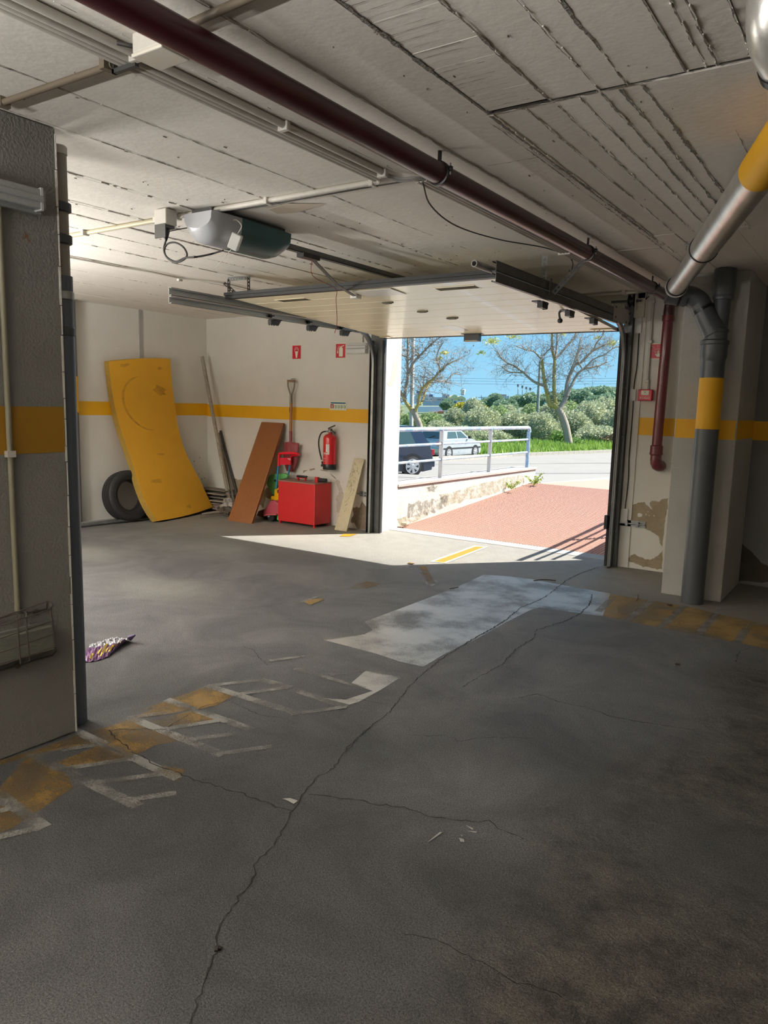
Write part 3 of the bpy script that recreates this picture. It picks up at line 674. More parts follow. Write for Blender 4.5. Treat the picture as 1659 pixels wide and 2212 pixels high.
part('rear_housing', hull(y0, ym, .24, .26, 2.53, .16, ends=(1, 0)), M('pale_housing', (.42, .43, .46), .35), op)
part('front_housing', hull(ym, y1, .26, .24, 2.53, .16, ends=(0, 1)), M('teal_housing', (.035, .10, .105), .35), op)
part('ceiling_plate', MB().box((opx-.08, y0+.03, 2.525), (opx+.08, y1-.02, HC-.003)), steel_dk, op, False)
rl = MB().box((opx-.02, y1-.02, 2.465), (opx+.02, 7.08, 2.469)).box((opx-.02, y1-.02, 2.465), (opx-.017, 7.08, 2.50)).box((opx+.017, y1-.02, 2.465), (opx+.02, 7.08, 2.50))
part('rail', rl, steel_mid, op, False)
part('chain', MB().box((opx-.006, y1, 2.475), (opx+.006, 7.05, 2.485)), blackp, op, False)
mb = MB().box((opx-.03, 3.88, 2.44), (opx+.03, 4.05, 2.47)); part('trolley', mb, blackp, op, False)
c5x = lambda p, Y: onY(*c5b(*p), Y)
P0 = V((opx, 4.0, 2.445)); P1 = onplane(768, 636); P1.z -= .02
Pm = P0.lerp(P1, .55)+V((0, .0, -.03))
arm = MB().obox(P0-V((.015, 0, 0)), (.03, 0, 0), Pm-P0, (0, .0, .006)).obox(Pm-V((.015, 0, 0)), (.03, 0, 0), P1-Pm, (0, .0, .006))
part('door_arm', arm, steel_mid, op, False)
part('arm_foot', MB().box((P1.x-.03, P1.y-.03, P1.z-.012), (P1.x+.03, P1.y+.04, P1.z+.0185)), whitepl, op, False)
part('release_cord', MB().tube(smoothpath([P0, P0+V((-.03, .05, -.10)), Pm+V((-.02, 0, -.02)), Pm+V((-.02, .01, -.10)), Pm+V((-.015, .02, -.26)), Pm+V((-.02, .0, -.34))], 5), .0025, 5), M('red_brown_cord', (.30, .03, .04), .6), op)
rc = thing('radio_receiver', 'small white radio receiver box with a whip aerial hooked under the door opener', 'receiver', onX(508, 522, -3.19))
q = ROOT[rc.name]; Rm = Matrix.Rotation(.5, 3, 'Y') @ Matrix.Rotation(.5, 3, 'Z')
part('receiver_case', MB().box(q+V((-.03, -.02, -.045)), q+V((.03, .02, .045)), Rm), whitepl, rc, False, bevel=.006)
part('aerial', MB().tube([q+V((-.02, 0, -.03)), q+V((-.14, -.01, -.13))], .0018, 5), whitepl, rc)
part('white_lead', MB().tube(smoothpath([q+V((.02, 0, .04)), q+V((.05, 0, .08)), q+V((.0, 0, .12)), q+V((-.06, 0, .10)), q+V((-.09, 0, .13)), q+V((-.08, 0, .17))], 5), .0028, 6), whitepl, rc)
# ================================================================ CONDUITS
cond = M('cream_conduit', (.60, .57, .52), .5, var=((.50, .47, .42), 20, .3))
condd = M('tan_conduit', (.15, .12, .085), .6)
cable_dk = M('dark_cable', (.03, .028, .026), .6)
cb = thing('conduit_run', 'bundle of four cream conduits fixed to the ceiling parallel to the red pipe', 'conduit', (-2.12, 1.8, HC-.03))
offs = (0, .038, .062, .086)
for i, dx in enumerate(offs):
    part('conduit', MB().tube([(-2.04-dx, .3, HC-.016-(.006 if i else 0)), (-2.04-dx, 2.97+i*.012, HC-.016-(.006 if i else 0))], .014 if i == 0 else .0095, 10), cond, cb)
for y in (1.60, 2.28, 2.95):
    part('saddle_clip', MB().box((-2.068, y-.012, HC-.036), (-2.02, y+.012, HC-.002)), cond, cb, False, bevel=.004)
part('steel_hook', MB().box((-2.165, 1.60, HC-.045), (-2.05, 1.615, HC-.032)).box((-2.165, 1.60, HC-.045), (-2.155, 1.615, HC-.004)), steel_dk, cb, False)
bc = thing('conduit_run', 'thin brown conduit crossing the ceiling above the left pillar, in the top left corner', 'conduit', (-2.5, 1.6, HC-.02))
part('conduit', MB().tube([(-2.82, 1.585, HC-.02), (-2.16, 1.60, HC-.02)], .011, 10), condd, bc)
for x_ in (-2.79, -2.19): part('saddle_clip', MB().box((x_, 1.572, HC-.036), (x_+.025, 1.61, HC-.001)), condd, bc, False)
bc2 = solo('conduit_run', MB().tube([(-1.98, 1.57, HC-.016), (-1.30, 1.53, HC-.016)], .012, 10), condd, 'brown conduit emerging from behind the red pipe at the top edge of the picture', 'conduit')
cc = thing('conduit_run', 'pair of cream conduits crossing the ceiling to the socket box above the opener', 'conduit', (-3.4, 3.06, HC-.03))
part('conduit', MB().tube([(-5.2, 3.07, HC-.014), (-3.72, 3.06, HC-.014)], .014, 10), M('yellowed_conduit', (.42, .38, .26), .5), cc)
part('conduit', MB().tube([(-3.58, 3.06, HC-.014), (-2.14, 3.05, HC-.014)], .014, 10), cond, cc)
part('conduit', MB().tube([(-3.3, 3.09, HC-.012), (-2.16, 3.08, HC-.012)], .009, 8), cond, cc)
part('conduit', MB().tube(smoothpath([(-2.10, 2.99, HC-.02), (-2.115, 3.03, HC-.02), (-2.15, 3.055, HC-.02), (-2.2, 3.06, HC-.02)], 5), .010, 8), cond, cc)
for x in (-4.45, -3.74, -3.56, -2.85, -2.17): part('saddle_clip', MB().box((x-.012, 3.03, HC-.034), (x+.012, 3.08, HC-.001)), cond, cc, False, bevel=.004)
part('thin_wire', MB().tube(smoothpath([(-3.28, 3.13, HC-.01), (-2.8, 3.12, HC-.014), (-2.3, 3.12, HC-.012), (-2.05, 3.10, HC-.02), (-1.93, 3.12, HC-.012)], 5), .0035, 6), cable_dk, cc)
cd = thing('conduit_run', 'cream conduits running on beside the red pipe towards the door opening', 'conduit', (-1.93, 4.9, HC-.03))
for dx in (0, .026, .05): part('conduit', MB().tube([(-1.93-dx*.9, 3.14, HC-.014), (-1.93-dx*.9, 6.95, HC-.014)], .010, 8), cond, cd)
part('conduit', MB().tube(smoothpath([(-2.04, 2.99, HC-.016), (-2.0, 3.05, HC-.022), (-1.95, 3.08, HC-.018), (-1.93, 3.14, HC-.014)], 5), .007, 8), greypl, cd)
part('conduit', MB().tube(smoothpath([(-2.06, 2.99, HC-.018), (-2.02, 3.06, HC-.028), (-1.96, 3.1, HC-.02), (-1.95, 3.14, HC-.014)], 5), .006, 8), greypl, cd)
part('loose_cable', MB().tube(smoothpath([(-1.95, 3.15, HC-.02), (-2.05, 3.4, HC-.06), (-2.12, 3.8, HC-.07), (-2.10, 4.3, HC-.05), (-2.0, 4.8, HC-.02), (-1.98, 5.2, HC-.02), (-2.08, 5.5, HC-.05), (-2.14, 5.6, HC-.03)], 6), .004, 6), cable_dk, cd)
part('saddle_clip', MB().box((-1.995, 5.0, HC-.03), (-1.91, 5.03, HC-.001)), cond, cd, False)
cl = thing('conduit_run', 'thin pale conduit sagging along the ceiling over the left corner', 'conduit', (-5.1, 4.2, HC-.02))
P = [onZ(x, y, HC-.012) for x, y in ((134, 553), (200, 565), (262, 577), (330, 588), (390, 601), (440, 607), (490, 613), (550, 628))]
part('conduit', MB().tube(smoothpath(P, 4), .008, 8), cond, cl)
part('saddle_clip', MB().box(onZ(388, 600, HC-.001)-V((.015, .02, .03)), onZ(388, 600, HC-.001)+V((.015, .02, 0))), cond, cl, False)
hb = thing('conduit_run', 'cream conduit running across above the door opening at the right jamb', 'conduit', (-2.9, 6.95, HC-.06))
part('conduit', MB().tube([(-3.3, 6.9, HC-.02), (-1.98, 6.9, HC-.02)], .012, 10), cond, hb); part('conduit', MB().tube([(-3.3, 6.94, HC-.018), (-1.98, 6.94, HC-.018)], .009, 8), cond, hb)
part('saddle_clip', MB().box((-2.12, 6.87, HC-.036), (-2.09, 6.96, HC-.001)), cond, hb, False)
# junction box, socket box
jb = thing('junction_box', 'cream junction box beside the conduit bundle near the top left corner', 'junction box', (-1.93, 1.63, HC-.075))
part('box_body', MB().box((-1.965, 1.525, HC-.058), (-1.835, 1.625, HC-.002)), cond, jb, False, bevel=.004); part('box_lid', MB().box((-1.968, 1.522, HC-.070), (-1.832, 1.628, HC-.058)), M('cream_lid', (.64, .60, .52), .45), jb, False, bevel=.004)
for y in (1.55, 1.60): part('knockout', MB().lathe((-1.835, y, HC-.032), (1, 0, 0), [(.018, 0), (.016, .004), (.010, .004), (.009, .001)], 16), cond, jb)
part('black_lead', MB().tube(smoothpath([(-1.96, 1.57, HC-.03), (-1.97, 1.53, HC-.035), (-2.0, 1.5, HC-.03)], 4), .007, 8), cable_dk, jb)
q = onZ(358, 485, 2.48)
so = thing('socket_box', 'grey ceiling socket box with a black plug in it', 'socket', (q.x, q.y, 2.40))
part('box_body', MB().box((q.x-.05, q.y-.04, 2.47), (q.x+.05, q.y+.04, HC-.002)), cond, so, False, bevel=.005)
part('socket_flap', MB().box((q.x-.045, q.y-.042, 2.40), (q.x+.045, q.y-.034, 2.475)).box((q.x-.04, q.y-.03, 2.455), (q.x+.04, q.y+.03, 2.472)), M('dark_flap', (.07, .07, .065), .5), so, False)
part('plug', MB().lathe((q.x, q.y, 2.46), (0, 0, -1), [(.022, 0), (.022, .02), (.014, .05), (.006, .07)], 16), blackp, so)
P = [V((q.x, q.y, 2.40))] + [onY(x, y, q.y) for x, y in ((358, 520), (354, 540), (362, 558), (380, 567), (398, 560), (404, 549), (395, 533), (378, 524), (362, 527), (355, 540), (361, 556), (380, 565), (400, 557), (425, 555), (455, 549), (480, 541))]
P[-2:] = [onX(455, 549, -3.42), onX(482, 541, -3.33)]
solo('power_cable', MB().tube(smoothpath(P, 5), .0055, 8), cable_dk, 'black power cable looped once between the ceiling socket and the opener', 'cable')
solo('thin_lead', MB().tube(smoothpath([V((q.x+.02, q.y, 2.44)), onX(400, 493, -3.5), onX(441, 488, -3.40)], 6), .003, 6), cable_dk, 'thin dark lead from the ceiling socket to the white end of the opener', 'cable')
paper = [onZ(x, y, HC-.005) for x, y in ((580, 452), (620, 440), (700, 441), (640, 459), (600, 462))]
solo('paper_scrap', MB().prism([V((p.x, p.y, HC-.006)) for p in paper], (0, 0, .001)), M('tan_paper', (.55, .48, .38), .8), 'torn strip of tan paper stuck to the ceiling above the opener', 'paper')
# ================================================================ RED PIPE
redp = M('dark_red_pipe', (.060, .008, .013), .32, var=((.045, .006, .010), 4, .3), coat=.15)
rp = thing('fire_main_pipe', 'long dark red pipe under the ceiling that drops down the wall right of the door', 'pipe', (-1.62, 4.0, 1.0))
RX, RZ = -1.69, 2.467
part('ceiling_run', MB().tube([(RX, .2, RZ), (RX, 6.93, RZ)], .043, 28), redp, rp)
xt = onY(1446, 660, 7.03).x
bend = [V((RX, 6.90, RZ))] + [V((RX+(xt-RX)*math.sin(t), 6.93+.10*math.sin(t), RZ-.12+.12*math.cos(t))) for t in (0.3, .6, .9, 1.2, 1.57)]
part('top_elbow', MB().tube(bend, .047, 28), redp, rp)
xr = onY(1428, 880, 7.03).x
xt = onY(1446, 660, 7.03).x; xb = onY(1417, 985, 7.03).x
redv = M('red_drop_pipe', (.15, .020, .026), .3, var=((.11, .015, .02), 4, .3), coat=.25)
part('drop_pipe', MB().tube([(xt, 7.03, 2.36), (xb, 7.03, 1.17)], .045, 28), redv, rp)
part('collar', MB().lathe((xt, 7.03, 2.34), (0, 0, -1), [(.045, 0), (.053, .0), (.053, .05), (.045, .055)], 28), redv, rp)
part('socket', MB().lathe((xb, 7.03, 1.19), (0, 0, -1), [(.045, 0), (.056, .01), (.056, .07), (.059, .07), (.059, .085), (.05, .095)], 28), redv, rp)
part('bottom_elbow', MB().tube([(xb, 7.03, 1.11), (xb, 7.03, 1.06), (xb+.004, 7.032, 1.03), (xb+.012, 7.045, 1.005), (xb+.02, 7.07, .995), (xb+.03, 7.125, .995)], [.046, .049, .051, .051, .050, .047], 28), redv, rp)
blackst = M('black_clamp', (.012, .011, .012), .35)
for y in (2.86, 4.72, 6.25):
    mb = MB().lathe((RX, y-.013, RZ), (0, 1, 0), [(.043, 0), (.050, .002), (.050, .024), (.043, .026)], 28)
    mb.box((RX-.004, y-.01, RZ+.04), (RX+.004, y+.01, HC-.002)).box((RX+.035, y-.008, RZ+.012), (RX+.062, y+.008, RZ+.022)).box((RX+.035, y-.008, RZ+.0), (RX+.062, y+.008, RZ+.008))
    c_ = part('pipe_clamp', mb, blackst, rp); part('clamp_bolt', MB().tube([(RX+.054, y, RZ-.01), (RX+.054, y, RZ+.035)], .004, 8), steel, c_)
# ================================================================ GREY DRAIN STACK AND METAL-WRAPPED PIPE
greyp = M('grey_drain_pvc', (.075, .082, .09), .38, var=((.06, .066, .073), 2, .3))
ring = M('black_ring', (.008, .008, .009), .3)
ds = thing('drain_stack', 'grey plastic drain stack with a yellow band in front of the right pillar', 'drain pipe', (-1.165, 6.14, 0))
sxx, syy, sr = -1.165, 6.14, .085
part('lower_pipe', MB().tube([(sxx, syy, 0), (sxx, syy, 1.98)], sr, 36), greyp, ds)
part('yellow_band', MB().lathe((sxx, syy, 1.37), (0, 0, 1), [(sr, 0), (sr+.0015, 0), (sr+.0015, .385), (sr, .385)], 36), stripe, ds, label='glossy yellow painted band')
part('lower_socket', MB().lathe((sxx, syy, 1.88), (0, 0, 1), [(sr, 0), (.094, .03), (.094, .12), (.102, .125), (.102, .15), (.092, .155), (.088, .16)], 36), greyp, ds)
part('reducer', MB().lathe((sxx, syy, 2.03), (0, 0, 1), [(.084, 0), (.084, .06), (.09, .065), (.09, .085), (.078, .09), (.072, .12)], 36), greyp, ds)
part('upper_pipe', MB().tube([(sxx+.012, syy+.02, 2.05), (sxx+.03, syy+.03, HC)], .062, 32), greyp, ds)
part('upper_socket', MB().lathe((sxx+.026, syy+.03, 2.33), (0, 0, 1), [(.062, 0), (.075, .005), (.078, .02), (.074, .035), (.078, .04), (.078, .225)], 32), greyp, ds)
W0 = V((sxx-.005, syy-.01, 2.09)); W1 = V((sxx-.10, syy-.03, 2.265))
part('branch', MB().tube([W0, W1], [.086, .074], 32), greyp, ds)
part('branch_ring', MB().tube([W1-(W1-W0).normalized()*.012, W1+(W1-W0).normalized()*.012], .079, 32), ring, ds)
W2 = V((sxx-.135, syy-.04, 2.325)); W3 = V((sxx-.19, syy-.06, 2.36)); W4 = V((-1.51, syy-.13, 2.385))
part('elbow', MB().tube(smoothpath([W1, W1+(W1-W0)*.15, W2, W3, W3+V((-.05, -.02, .003))], 5), .076, 32), greyp, ds)
dW = (W4-W3).normalized()
part('collar', MB().tube([W3+dW*.03, W3+dW*.075], .083, 32), greyp, ds)
part('rubber_ring', MB().tube([W3+dW*.075, W3+dW*.09], .087, 32), ring, ds)
part('coupling', MB().tube([W3+dW*.06, W4], .080, 32), greyp, ds)
silver = M('foil_wrapped_pipe', (.80, .79, .75), .30, .72, var=((.50, .50, .48), 5, .35, (3, 1, 1)), bump=(9, .15))
sv = thing('foil_clad_pipe', 'shiny foil-clad pipe slanting along the ceiling from the right edge to the grey drain', 'pipe', (-1.0, 4.5, 2.34))
Q0 = onZ(1462, 618, 2.405); Q1 = onZ(1659, 345, 2.435); dQ = (Q1-Q0).normalized()
Qr = onZ(1524, 540, 2.41); Qr = Q0 + dQ*((Qr-Q0).dot(dQ))
part('narrow_section', MB().tube([Q0, Qr], .066, 36), silver, sv)
part('wide_section', MB().tube([Qr, Q0+dQ*4.6], .076, 36), silver, sv)
part('end_ring', MB().tube([Q0-dQ*.004, Q0+dQ*.012], .074, 36), ring, sv); part('end_cuff', MB().tube([Q0-dQ*.03, Q0-dQ*.003], .079, 36), M('white_cuff', (.6, .6, .58), .3), sv)
part('pipe_clamp', MB().tube([Qr-dQ*.006, Qr+dQ*.008], .081, 36), ring, sv)
part('clamp_bolt', MB().tube([Qr+V((-.075, .01, .03)), Qr+V((-.11, .01, .03))], .007, 8).tube([Qr+V((-.1, .01, .0)), Qr+V((-.1, .01, .05))], .004, 8), steel, sv)
Qy = onZ(1630, 372, 2.43); ty = (Qy-Q0).dot(dQ)
part('yellow_band', MB().tube([Q0+dQ*ty, Q0+dQ*(ty+.55)], .0775, 36), stripe, sv, label='yellow band on the foil')
q = onZ(1532, 465, HC); part('hanger', MB().box((q.x-.004, q.y-.01, 2.44), (q.x+.004, q.y+.01, HC)), steel_dk, sv, False)
q = onZ(1618, 352, HC); part('hanger', MB().box((q.x-.02, q.y-.01, 2.45), (q.x+.01, q.y+.01, HC)), steel_dk, sv, False)
ce = thing('foil_clad_elbow', 'foil-clad pipe elbow with black rings in the top right corner', 'pipe', (-.42, 1.72, 2.3))
q0 = onZ(1690, 30, 2.42)
part('elbow_body', MB().tube(smoothpath([q0+V((.02, -.02, .14)), q0+V((0, 0, .06)), q0+V((0, .03, -.02)), q0+V((.02, .10, -.06))], 5), .078, 32), silver, ce)
part('lower_ring', MB().tube([q0+V((.02, .095, -.058)), q0+V((.024, .115, -.068))], .083, 32), ring, ce)
part('middle_ring', MB().tube([q0+V((.05, .0, .02)), q0+V((.10, -.02, .0))], .060, 32), ring, ce)
# ================================================================ LEFT: pipe behind pillar, corner pole, lamp, wire cage
gl = thing('rain_pipe', 'grey pipe standing behind the left pillar, mostly hidden by its corner', 'drain pipe', (-3.005, 1.955, 0))
gx, gy = -2.985, 1.935
part('lower_pipe', MB().tube([(gx, gy, .0), (gx, gy, 2.0)], .040, 24), M('blue_grey_pipe', (.10, .12, .15), .35), gl)
part('upper_pipe', MB().tube([(gx, gy, 2.0), (gx, gy, 2.5)], .032, 24), M('pinkish_grey_pipe', (.28, .25, .22), .5), gl)
part('top_cap', MB().lathe((gx, gy, 2.49), (0, 0, 1), [(.035, 0), (.035, .03), (.03, .035)], 24), cond, gl)
for z in (1.9, 2.13, 2.26, 1.75): part('collar', MB().lathe((gx, gy, z), (0, 0, 1), [(.037, 0), (.044, .004), (.044, .035), (.037, .04)], 24), greyp if z != 1.9 else steel, gl)
gp = thing('corner_pipe', 'dark grey pipe with a yellow band against the far left wall', 'drain pipe', (-7.69, 5.08, 0))
part('pipe', MB().tube([(-7.695, 5.07, 0), (-7.695, 5.07, 2.545)], .052, 24), M('mid_grey_pipe', (.12, .125, .13), .45), gp)
part('yellow_band', MB().lathe((-7.695, 5.07, 1.31), (0, 0, 1), [(.052, 0), (.0535, 0), (.0535, .40), (.052, .40)], 24), stripe, gp)
bl = thing('wall_lamp', 'grey bulkhead lamp with a ribbed clear cover high on the left pillar', 'wall lamp', (-2.87, 1.6, 2.2))
part('lamp_base', MB().box((-2.90, 1.30, 2.205), (-2.875, 1.78, 2.30)), M('lamp_grey', (.27, .28, .28), .4), bl, False)
part('lamp_cover', MB().box((-2.876, 1.31, 2.215), (-2.83, 1.775, 2.29)).box((-2.832, 1.32, 2.24), (-2.822, 1.765, 2.265)), M('ribbed_cover', (.34, .35, .34), .25, var=((.24, .25, .25), 60, .2, (1, 1, 8))), bl, False, bevel=.008)
part('end_band', MB().box((-2.877, 1.752, 2.21), (-2.826, 1.762, 2.295)), M('band_grey', (.45, .46, .45), .3), bl, False)
cw = thing('conduit_run', 'olive conduit running down the left pillar from the lamp to the wire cage', 'conduit', (-2.89, 1.6, .6))
part('conduit', MB().tube([(-2.888, 1.615, 2.2), (-2.888, 1.615, .62)], .011, 10), M('olive_conduit', (.22, .20, .14), .5), cw)
part('saddle_clip', MB().box((-2.898, 1.598, 1.25), (-2.874, 1.632, 1.275)), cond, cw, False)
wire = M('rusty_wire', (.11, .095, .075), .5, .6)
wc = thing('wire_guard', 'bent wire cage fixed low on the left pillar over a lamp', 'wire guard', (-2.83, 1.5, .38))
def WP(x, y, dx): return onX(x/9.217, 1280+y/9.217, -2.90+dx)
D_ = .085
def cwire(P, r_): part('cage_wire', MB().tube(P, r_, 6), wire, wc)
for ln in (((-200, 730), (1035, 325)), ((-200, 985), (1060, 565)), ((-200, 1265), (1095, 815)), ((-200, 1530), (1115, 1065))): cwire([WP(*ln[0], D_), WP(*ln[1], D_)], .0026)
cwire([WP(*p, D_) for p in ((1005, 320), (1040, 570), (1090, 1070))] + [WP(1130, 1145, D_*.7), WP(1050, 1240, .01)], .0036)
cwire([WP(*p, D_) for p in ((520, 520), (545, 900), (600, 1350))] + [WP(410, 1430, .02)], .0036)
cwire([WP(*p, D_) for p in ((345, 520), (370, 1000), (405, 1420))], .0036)
cwire(smoothpath([WP(1005, 320, D_), WP(1045, 240, D_*.85), WP(970, 180, D_*.5), WP(940, 230, .02), WP(935, 320, .005)], 4), .0036)
cwire(smoothpath([WP(520, 520, D_), WP(525, 420, D_*.85), WP(460, 375, D_*.5), WP(410, 410, .01)], 4), .0036)
cwire(smoothpath([WP(345, 520, D_), WP(350, 460, D_*.85), WP(270, 435, D_*.5), WP(-100, 540, .01)], 4), .0036)
cwire([WP(-200, 570, .03), WP(960, 170, .05)], .0026)
cwire([WP(-200, 1620, .006), WP(410, 1430, .006), WP(1060, 1245, .006)], .0036); cwire([WP(410, 410, .008), WP(640, 385, .008), WP(935, 320, .006)], .003)
for e_ in (WP(720, 385, .001), WP(345, 1450, .001)): part('fixing_eye', MB().lathe(e_, (1, 0, 0), [(.013, 0), (.013, .006), (.006, .009)], 12), wire, wc)
gl2 = thing('wall_lamp', 'dim glass emergency lamp behind the wire cage on the left pillar', 'wall lamp', (-2.88, 1.5, .4))
A = WP(975, 590, 0); B = WP(975, 1130, 0)
part('lamp_base', MB().box((-2.899, 1.25, B.z), (-2.88, A.y, A.z+.01)), M('lamp_smoke', (.16, .16, .145), .3), gl2, False)
part('lamp_cover', MB().box((-2.88, 1.26, B.z+.01), (-2.85, A.y-.01, A.z)), M('lamp_glass', (.15, .155, .135), .12, var=((.2, .2, .16), 30, .2, (1, 1, 6))), gl2, False, bevel=.006)
# ================================================================ WALL THINGS
signred = M('sign_red', (.55, .012, .035), .35); signwhite = M('sign_cream', (.72, .74, .58), .4)
def sign(xa, xb, za, zb, label, art, Y=YB, name='fire_sign'):
    t = thing(name, label, 'sign', ((xa+xb)/2, Y-.002, za))
    part('sign_plate', MB().box((xa, Y-.004, za), (xb, Y-.001, zb)), signwhite, t, False)
    part('red_field', MB().box((xa+.007, Y-.005, za+.007), (xb-.007, Y-.004, zb-.007)), signred, t, False)
    w = xb-xa; h_ = zb-za
    P2 = lambda u, v: V((xa+u*w, Y-.0058, za+v*h_))
    art(t, P2); return t
def flat(P2, pts): return MB().prism([P2(*p) for p in reversed(pts)], (0, .0007, 0))
def art_bucket(t, P):
    part('pictogram', flat(P, [(.34, .56), (.66, .56), (.56, .10), (.44, .10)]), signwhite, t, False)
    part('pictogram', MB().tube([P(.5+.21*math.cos(a), .62+.11*math.sin(a)) for a in [2*math.pi*k/16 for k in range(17)]], .0025, 5), signwhite, t)
    part('pictogram', MB().tube([P(.5+.21*math.cos(a), .62+.22*math.sin(a)) for a in [math.pi*k/10 for k in range(11)]], .0022, 5), signwhite, t)
def art_ext(t, P):
    part('pictogram', flat(P, [(.36, .12), (.72, .12), (.72, .66), (.64, .74), (.44, .74), (.36, .66)]), signwhite, t, False)
    part('pictogram', MB().tube([P(.5, .76), P(.40, .80), (P(.28, .72)), P(.22, .52), P(.24, .36)], .003, 5), signwhite, t)
    part('pictogram', flat(P, [(.45, .76), (.82, .88), (.82, .83), (.55, .74)]), signwhite, t, False)
    part('pictogram', flat(P, [(.16, .34), (.30, .36), (.26, .50), (.20, .50)]), signwhite, t, False)
sign(-6.235, -6.085, 2.01, 2.185, 'red fire sign with a white bucket pictogram, above the shovel', art_bucket)
sign(-5.555, -5.40, 2.015, 2.19, 'red fire sign with a white extinguisher pictogram, beside the small white lamp', art_ext)
def art_alarm(t, P):
    part('pictogram', MB().tube([P(.30, .44), P(.58, .44), P(.58, .62), P(.30, .62), P(.30, .44)], .0025, 5), signwhite, t)
    part('pictogram', flat(P, [(.42, .14), (.62, .14), (.70, .34), (.50, .36), (.50, .54), (.44, .54), (.44, .30), (.34, .36), (.32, .30)]), signwhite, t, False)
    for u0, v0, u1, v1 in ((.05, .53, .26, .53), (.14, .84, .30, .68), (.44, .70, .44, .92), (.74, .84, .60, .68), (.82, .53, .64, .53)):
        for k in range(3):
            f = k/3; g_ = f+.22; part('ray_dash', MB().tube([P(u0+(u1-u0)*f, v0+(v1-v0)*f), P(u0+(u1-u0)*g_, v0+(v1-v0)*g_)], .0032, 5), signwhite, t)
A = onY(1404, 742, YB); B = onY(1402, 776, YB)
sign(A.x-.002, A.x+.175, B.z, A.z, 'red fire alarm sign with a pressing hand, partly behind the vertical red pipe', art_alarm)
ins = thing('instruction_plate', 'small cream plate with red and green safety pictograms above the extinguisher', 'sign', (-5.5, YB-.003, 1.41))
ix0, ix1, iz0, iz1 = -5.625, -5.375, 1.405, 1.51
part('plate', MB().box((ix0, YB-.005, iz0), (ix1, YB-.0015, iz1)), signwhite, ins, False)
part('blue_header', MB().box((ix0+.013, YB-.006, iz1-.028), (ix1-.013, YB-.005, iz1-.012)), M('header_blue', (.01, .12, .22), .5), ins, False)
part('red_square', MB().box((ix0+.012, YB-.006, iz0+.02), (ix0+.058, YB-.005, iz0+.070)), M('square_red', (.30, .01, .01), .5), ins, False)
part('pictogram', MB().box((ix0+.028, YB-.0066, iz0+.024), (ix0+.042, YB-.006, iz0+.060)), signwhite, ins, False)
grn = M('square_green', (.012, .13, .05), .5)
for k in range(4):
    x = ix0+.075+k*.045; part('green_square', MB().box((x, YB-.006, iz0+.028), (x+.026, YB-.005, iz0+.058)), grn, ins, False)
    part('pictogram', flat(lambda u, v: V((x+u*.026, YB-.0066, iz0+.028+v*.03)), [(.3, .1), (.7, .1), (.6, .5), (.9, .6), (.5, .95), (.2, .6)]), signwhite, ins, False)
    for j in range(2): part('caption_line', MB().box((x, YB-.0058, iz0+.016+j*.005), (x+.024, YB-.005, iz0+.018+j*.005)), M('caption_grey', (.3, .32, .28), .6), ins, False)
em = thing('emergency_lamp', 'small white emergency lamp on the wall beside the extinguisher sign', 'wall lamp', (-5.22, YB-.05, 2.05))
part('lamp_base', MB().box((-5.365, YB-.03, 2.06), (-5.08, YB-.001, 2.185)), whitepl, em, False, bevel=.006)
part('lamp_cover', MB().box((-5.36, YB-.055, 2.066), (-5.085, YB-.03, 2.118)).box((-5.36, YB-.05, 2.124), (-5.085, YB-.03, 2.155)).box((-5.36, YB-.045, 2.160), (-5.085, YB-.03, 2.18)), M('clear_ribbed', (.62, .62, .60), .2), em, False, bevel=.008)
part('lamp_lead', MB().tube(smoothpath([(-5.14, YB-.02, 2.19), (-5.145, YB-.015, 2.26), (-5.13, YB-.02, 2.33), (-5.12, YB-.02, 2.36)], 4), .004, 6), cable_dk, em)
# alarm call point
ap = thing('alarm_call_point', 'small red fire alarm call point with lettering on the wall right of the door', 'alarm', (-1.91, YB-.02, 1.585))
A = onY(1379, 841, YB-.04); B = onY(1408, 866, YB-.04)
part('case', MB().box((A.x, YB-.045, B.z), (B.x, YB-.001, A.z)), signred, ap, False, bevel=.008)
part('window', MB().box((A.x+.028, YB-.0465, (A.z+B.z)/2), (B.x-.030, YB-.045, A.z-.010)), signwhite, ap, False)
cx_ = (A.x+.028+B.x-.03)/2; cz_ = (A.z+B.z)/2+.022
part('window_mark', MB().tube([(cx_-.012, YB-.047, cz_-.006), (cx_+.012, YB-.047, cz_+.014)], .0012, 4).tube([(cx_-.012, YB-.047, cz_+.014), (cx_+.012, YB-.047, cz_-.006)], .0012, 4), blackp, ap, kind='stuff')
part('lettering', textmb(MB(), 'FOGO', ((A.x+B.x)/2, YB-.0455, B.z+.016), (1, 0, 0), (0, 0, 1), .03, .0012), signwhite, ap, False)
part('upper_lead', MB().tube([(cx_+.02, YB-.012, A.z), (cx_+.022, YB-.012, A.z+.09)], .004, 6).tube([(cx_+.012, YB-.012, A.z), (cx_+.014, YB-.012, A.z+.09)], .004, 6), greypl, ap, kind='stuff')
A = onY(1397, 826, YB-.015); B = onY(1412, 652, YB-.015); A.x = (A.x+B.x)/2; B.x = A.x
cvr = thing('conduit_run', 'cream vertical conduit coming down to the red alarm call point', 'conduit', (A.x, YB-.015, A.z))
part('conduit', MB().tube([A, B], .012, 10), cond, cvr)
part('bend', MB().tube(smoothpath([B, B+V((-.005, -.01, .05)), B+V((-.03, -.06, .085)), B+V((-.07, -.12, .09))], 5), .011, 10), cond, cvr)
for z in (A.z+.01, 2.12, B.z): part('saddle_clip', MB().box((A.x-.018, YB-.03, z-.012), (A.x+.018, YB-.001, z+.012)), cond, cvr, False, bevel=.003)
jc = thing('jamb_cable', 'thin black cable with white trunking covers running down the right jamb', 'cable', (-2.05, YB-.01, .6))
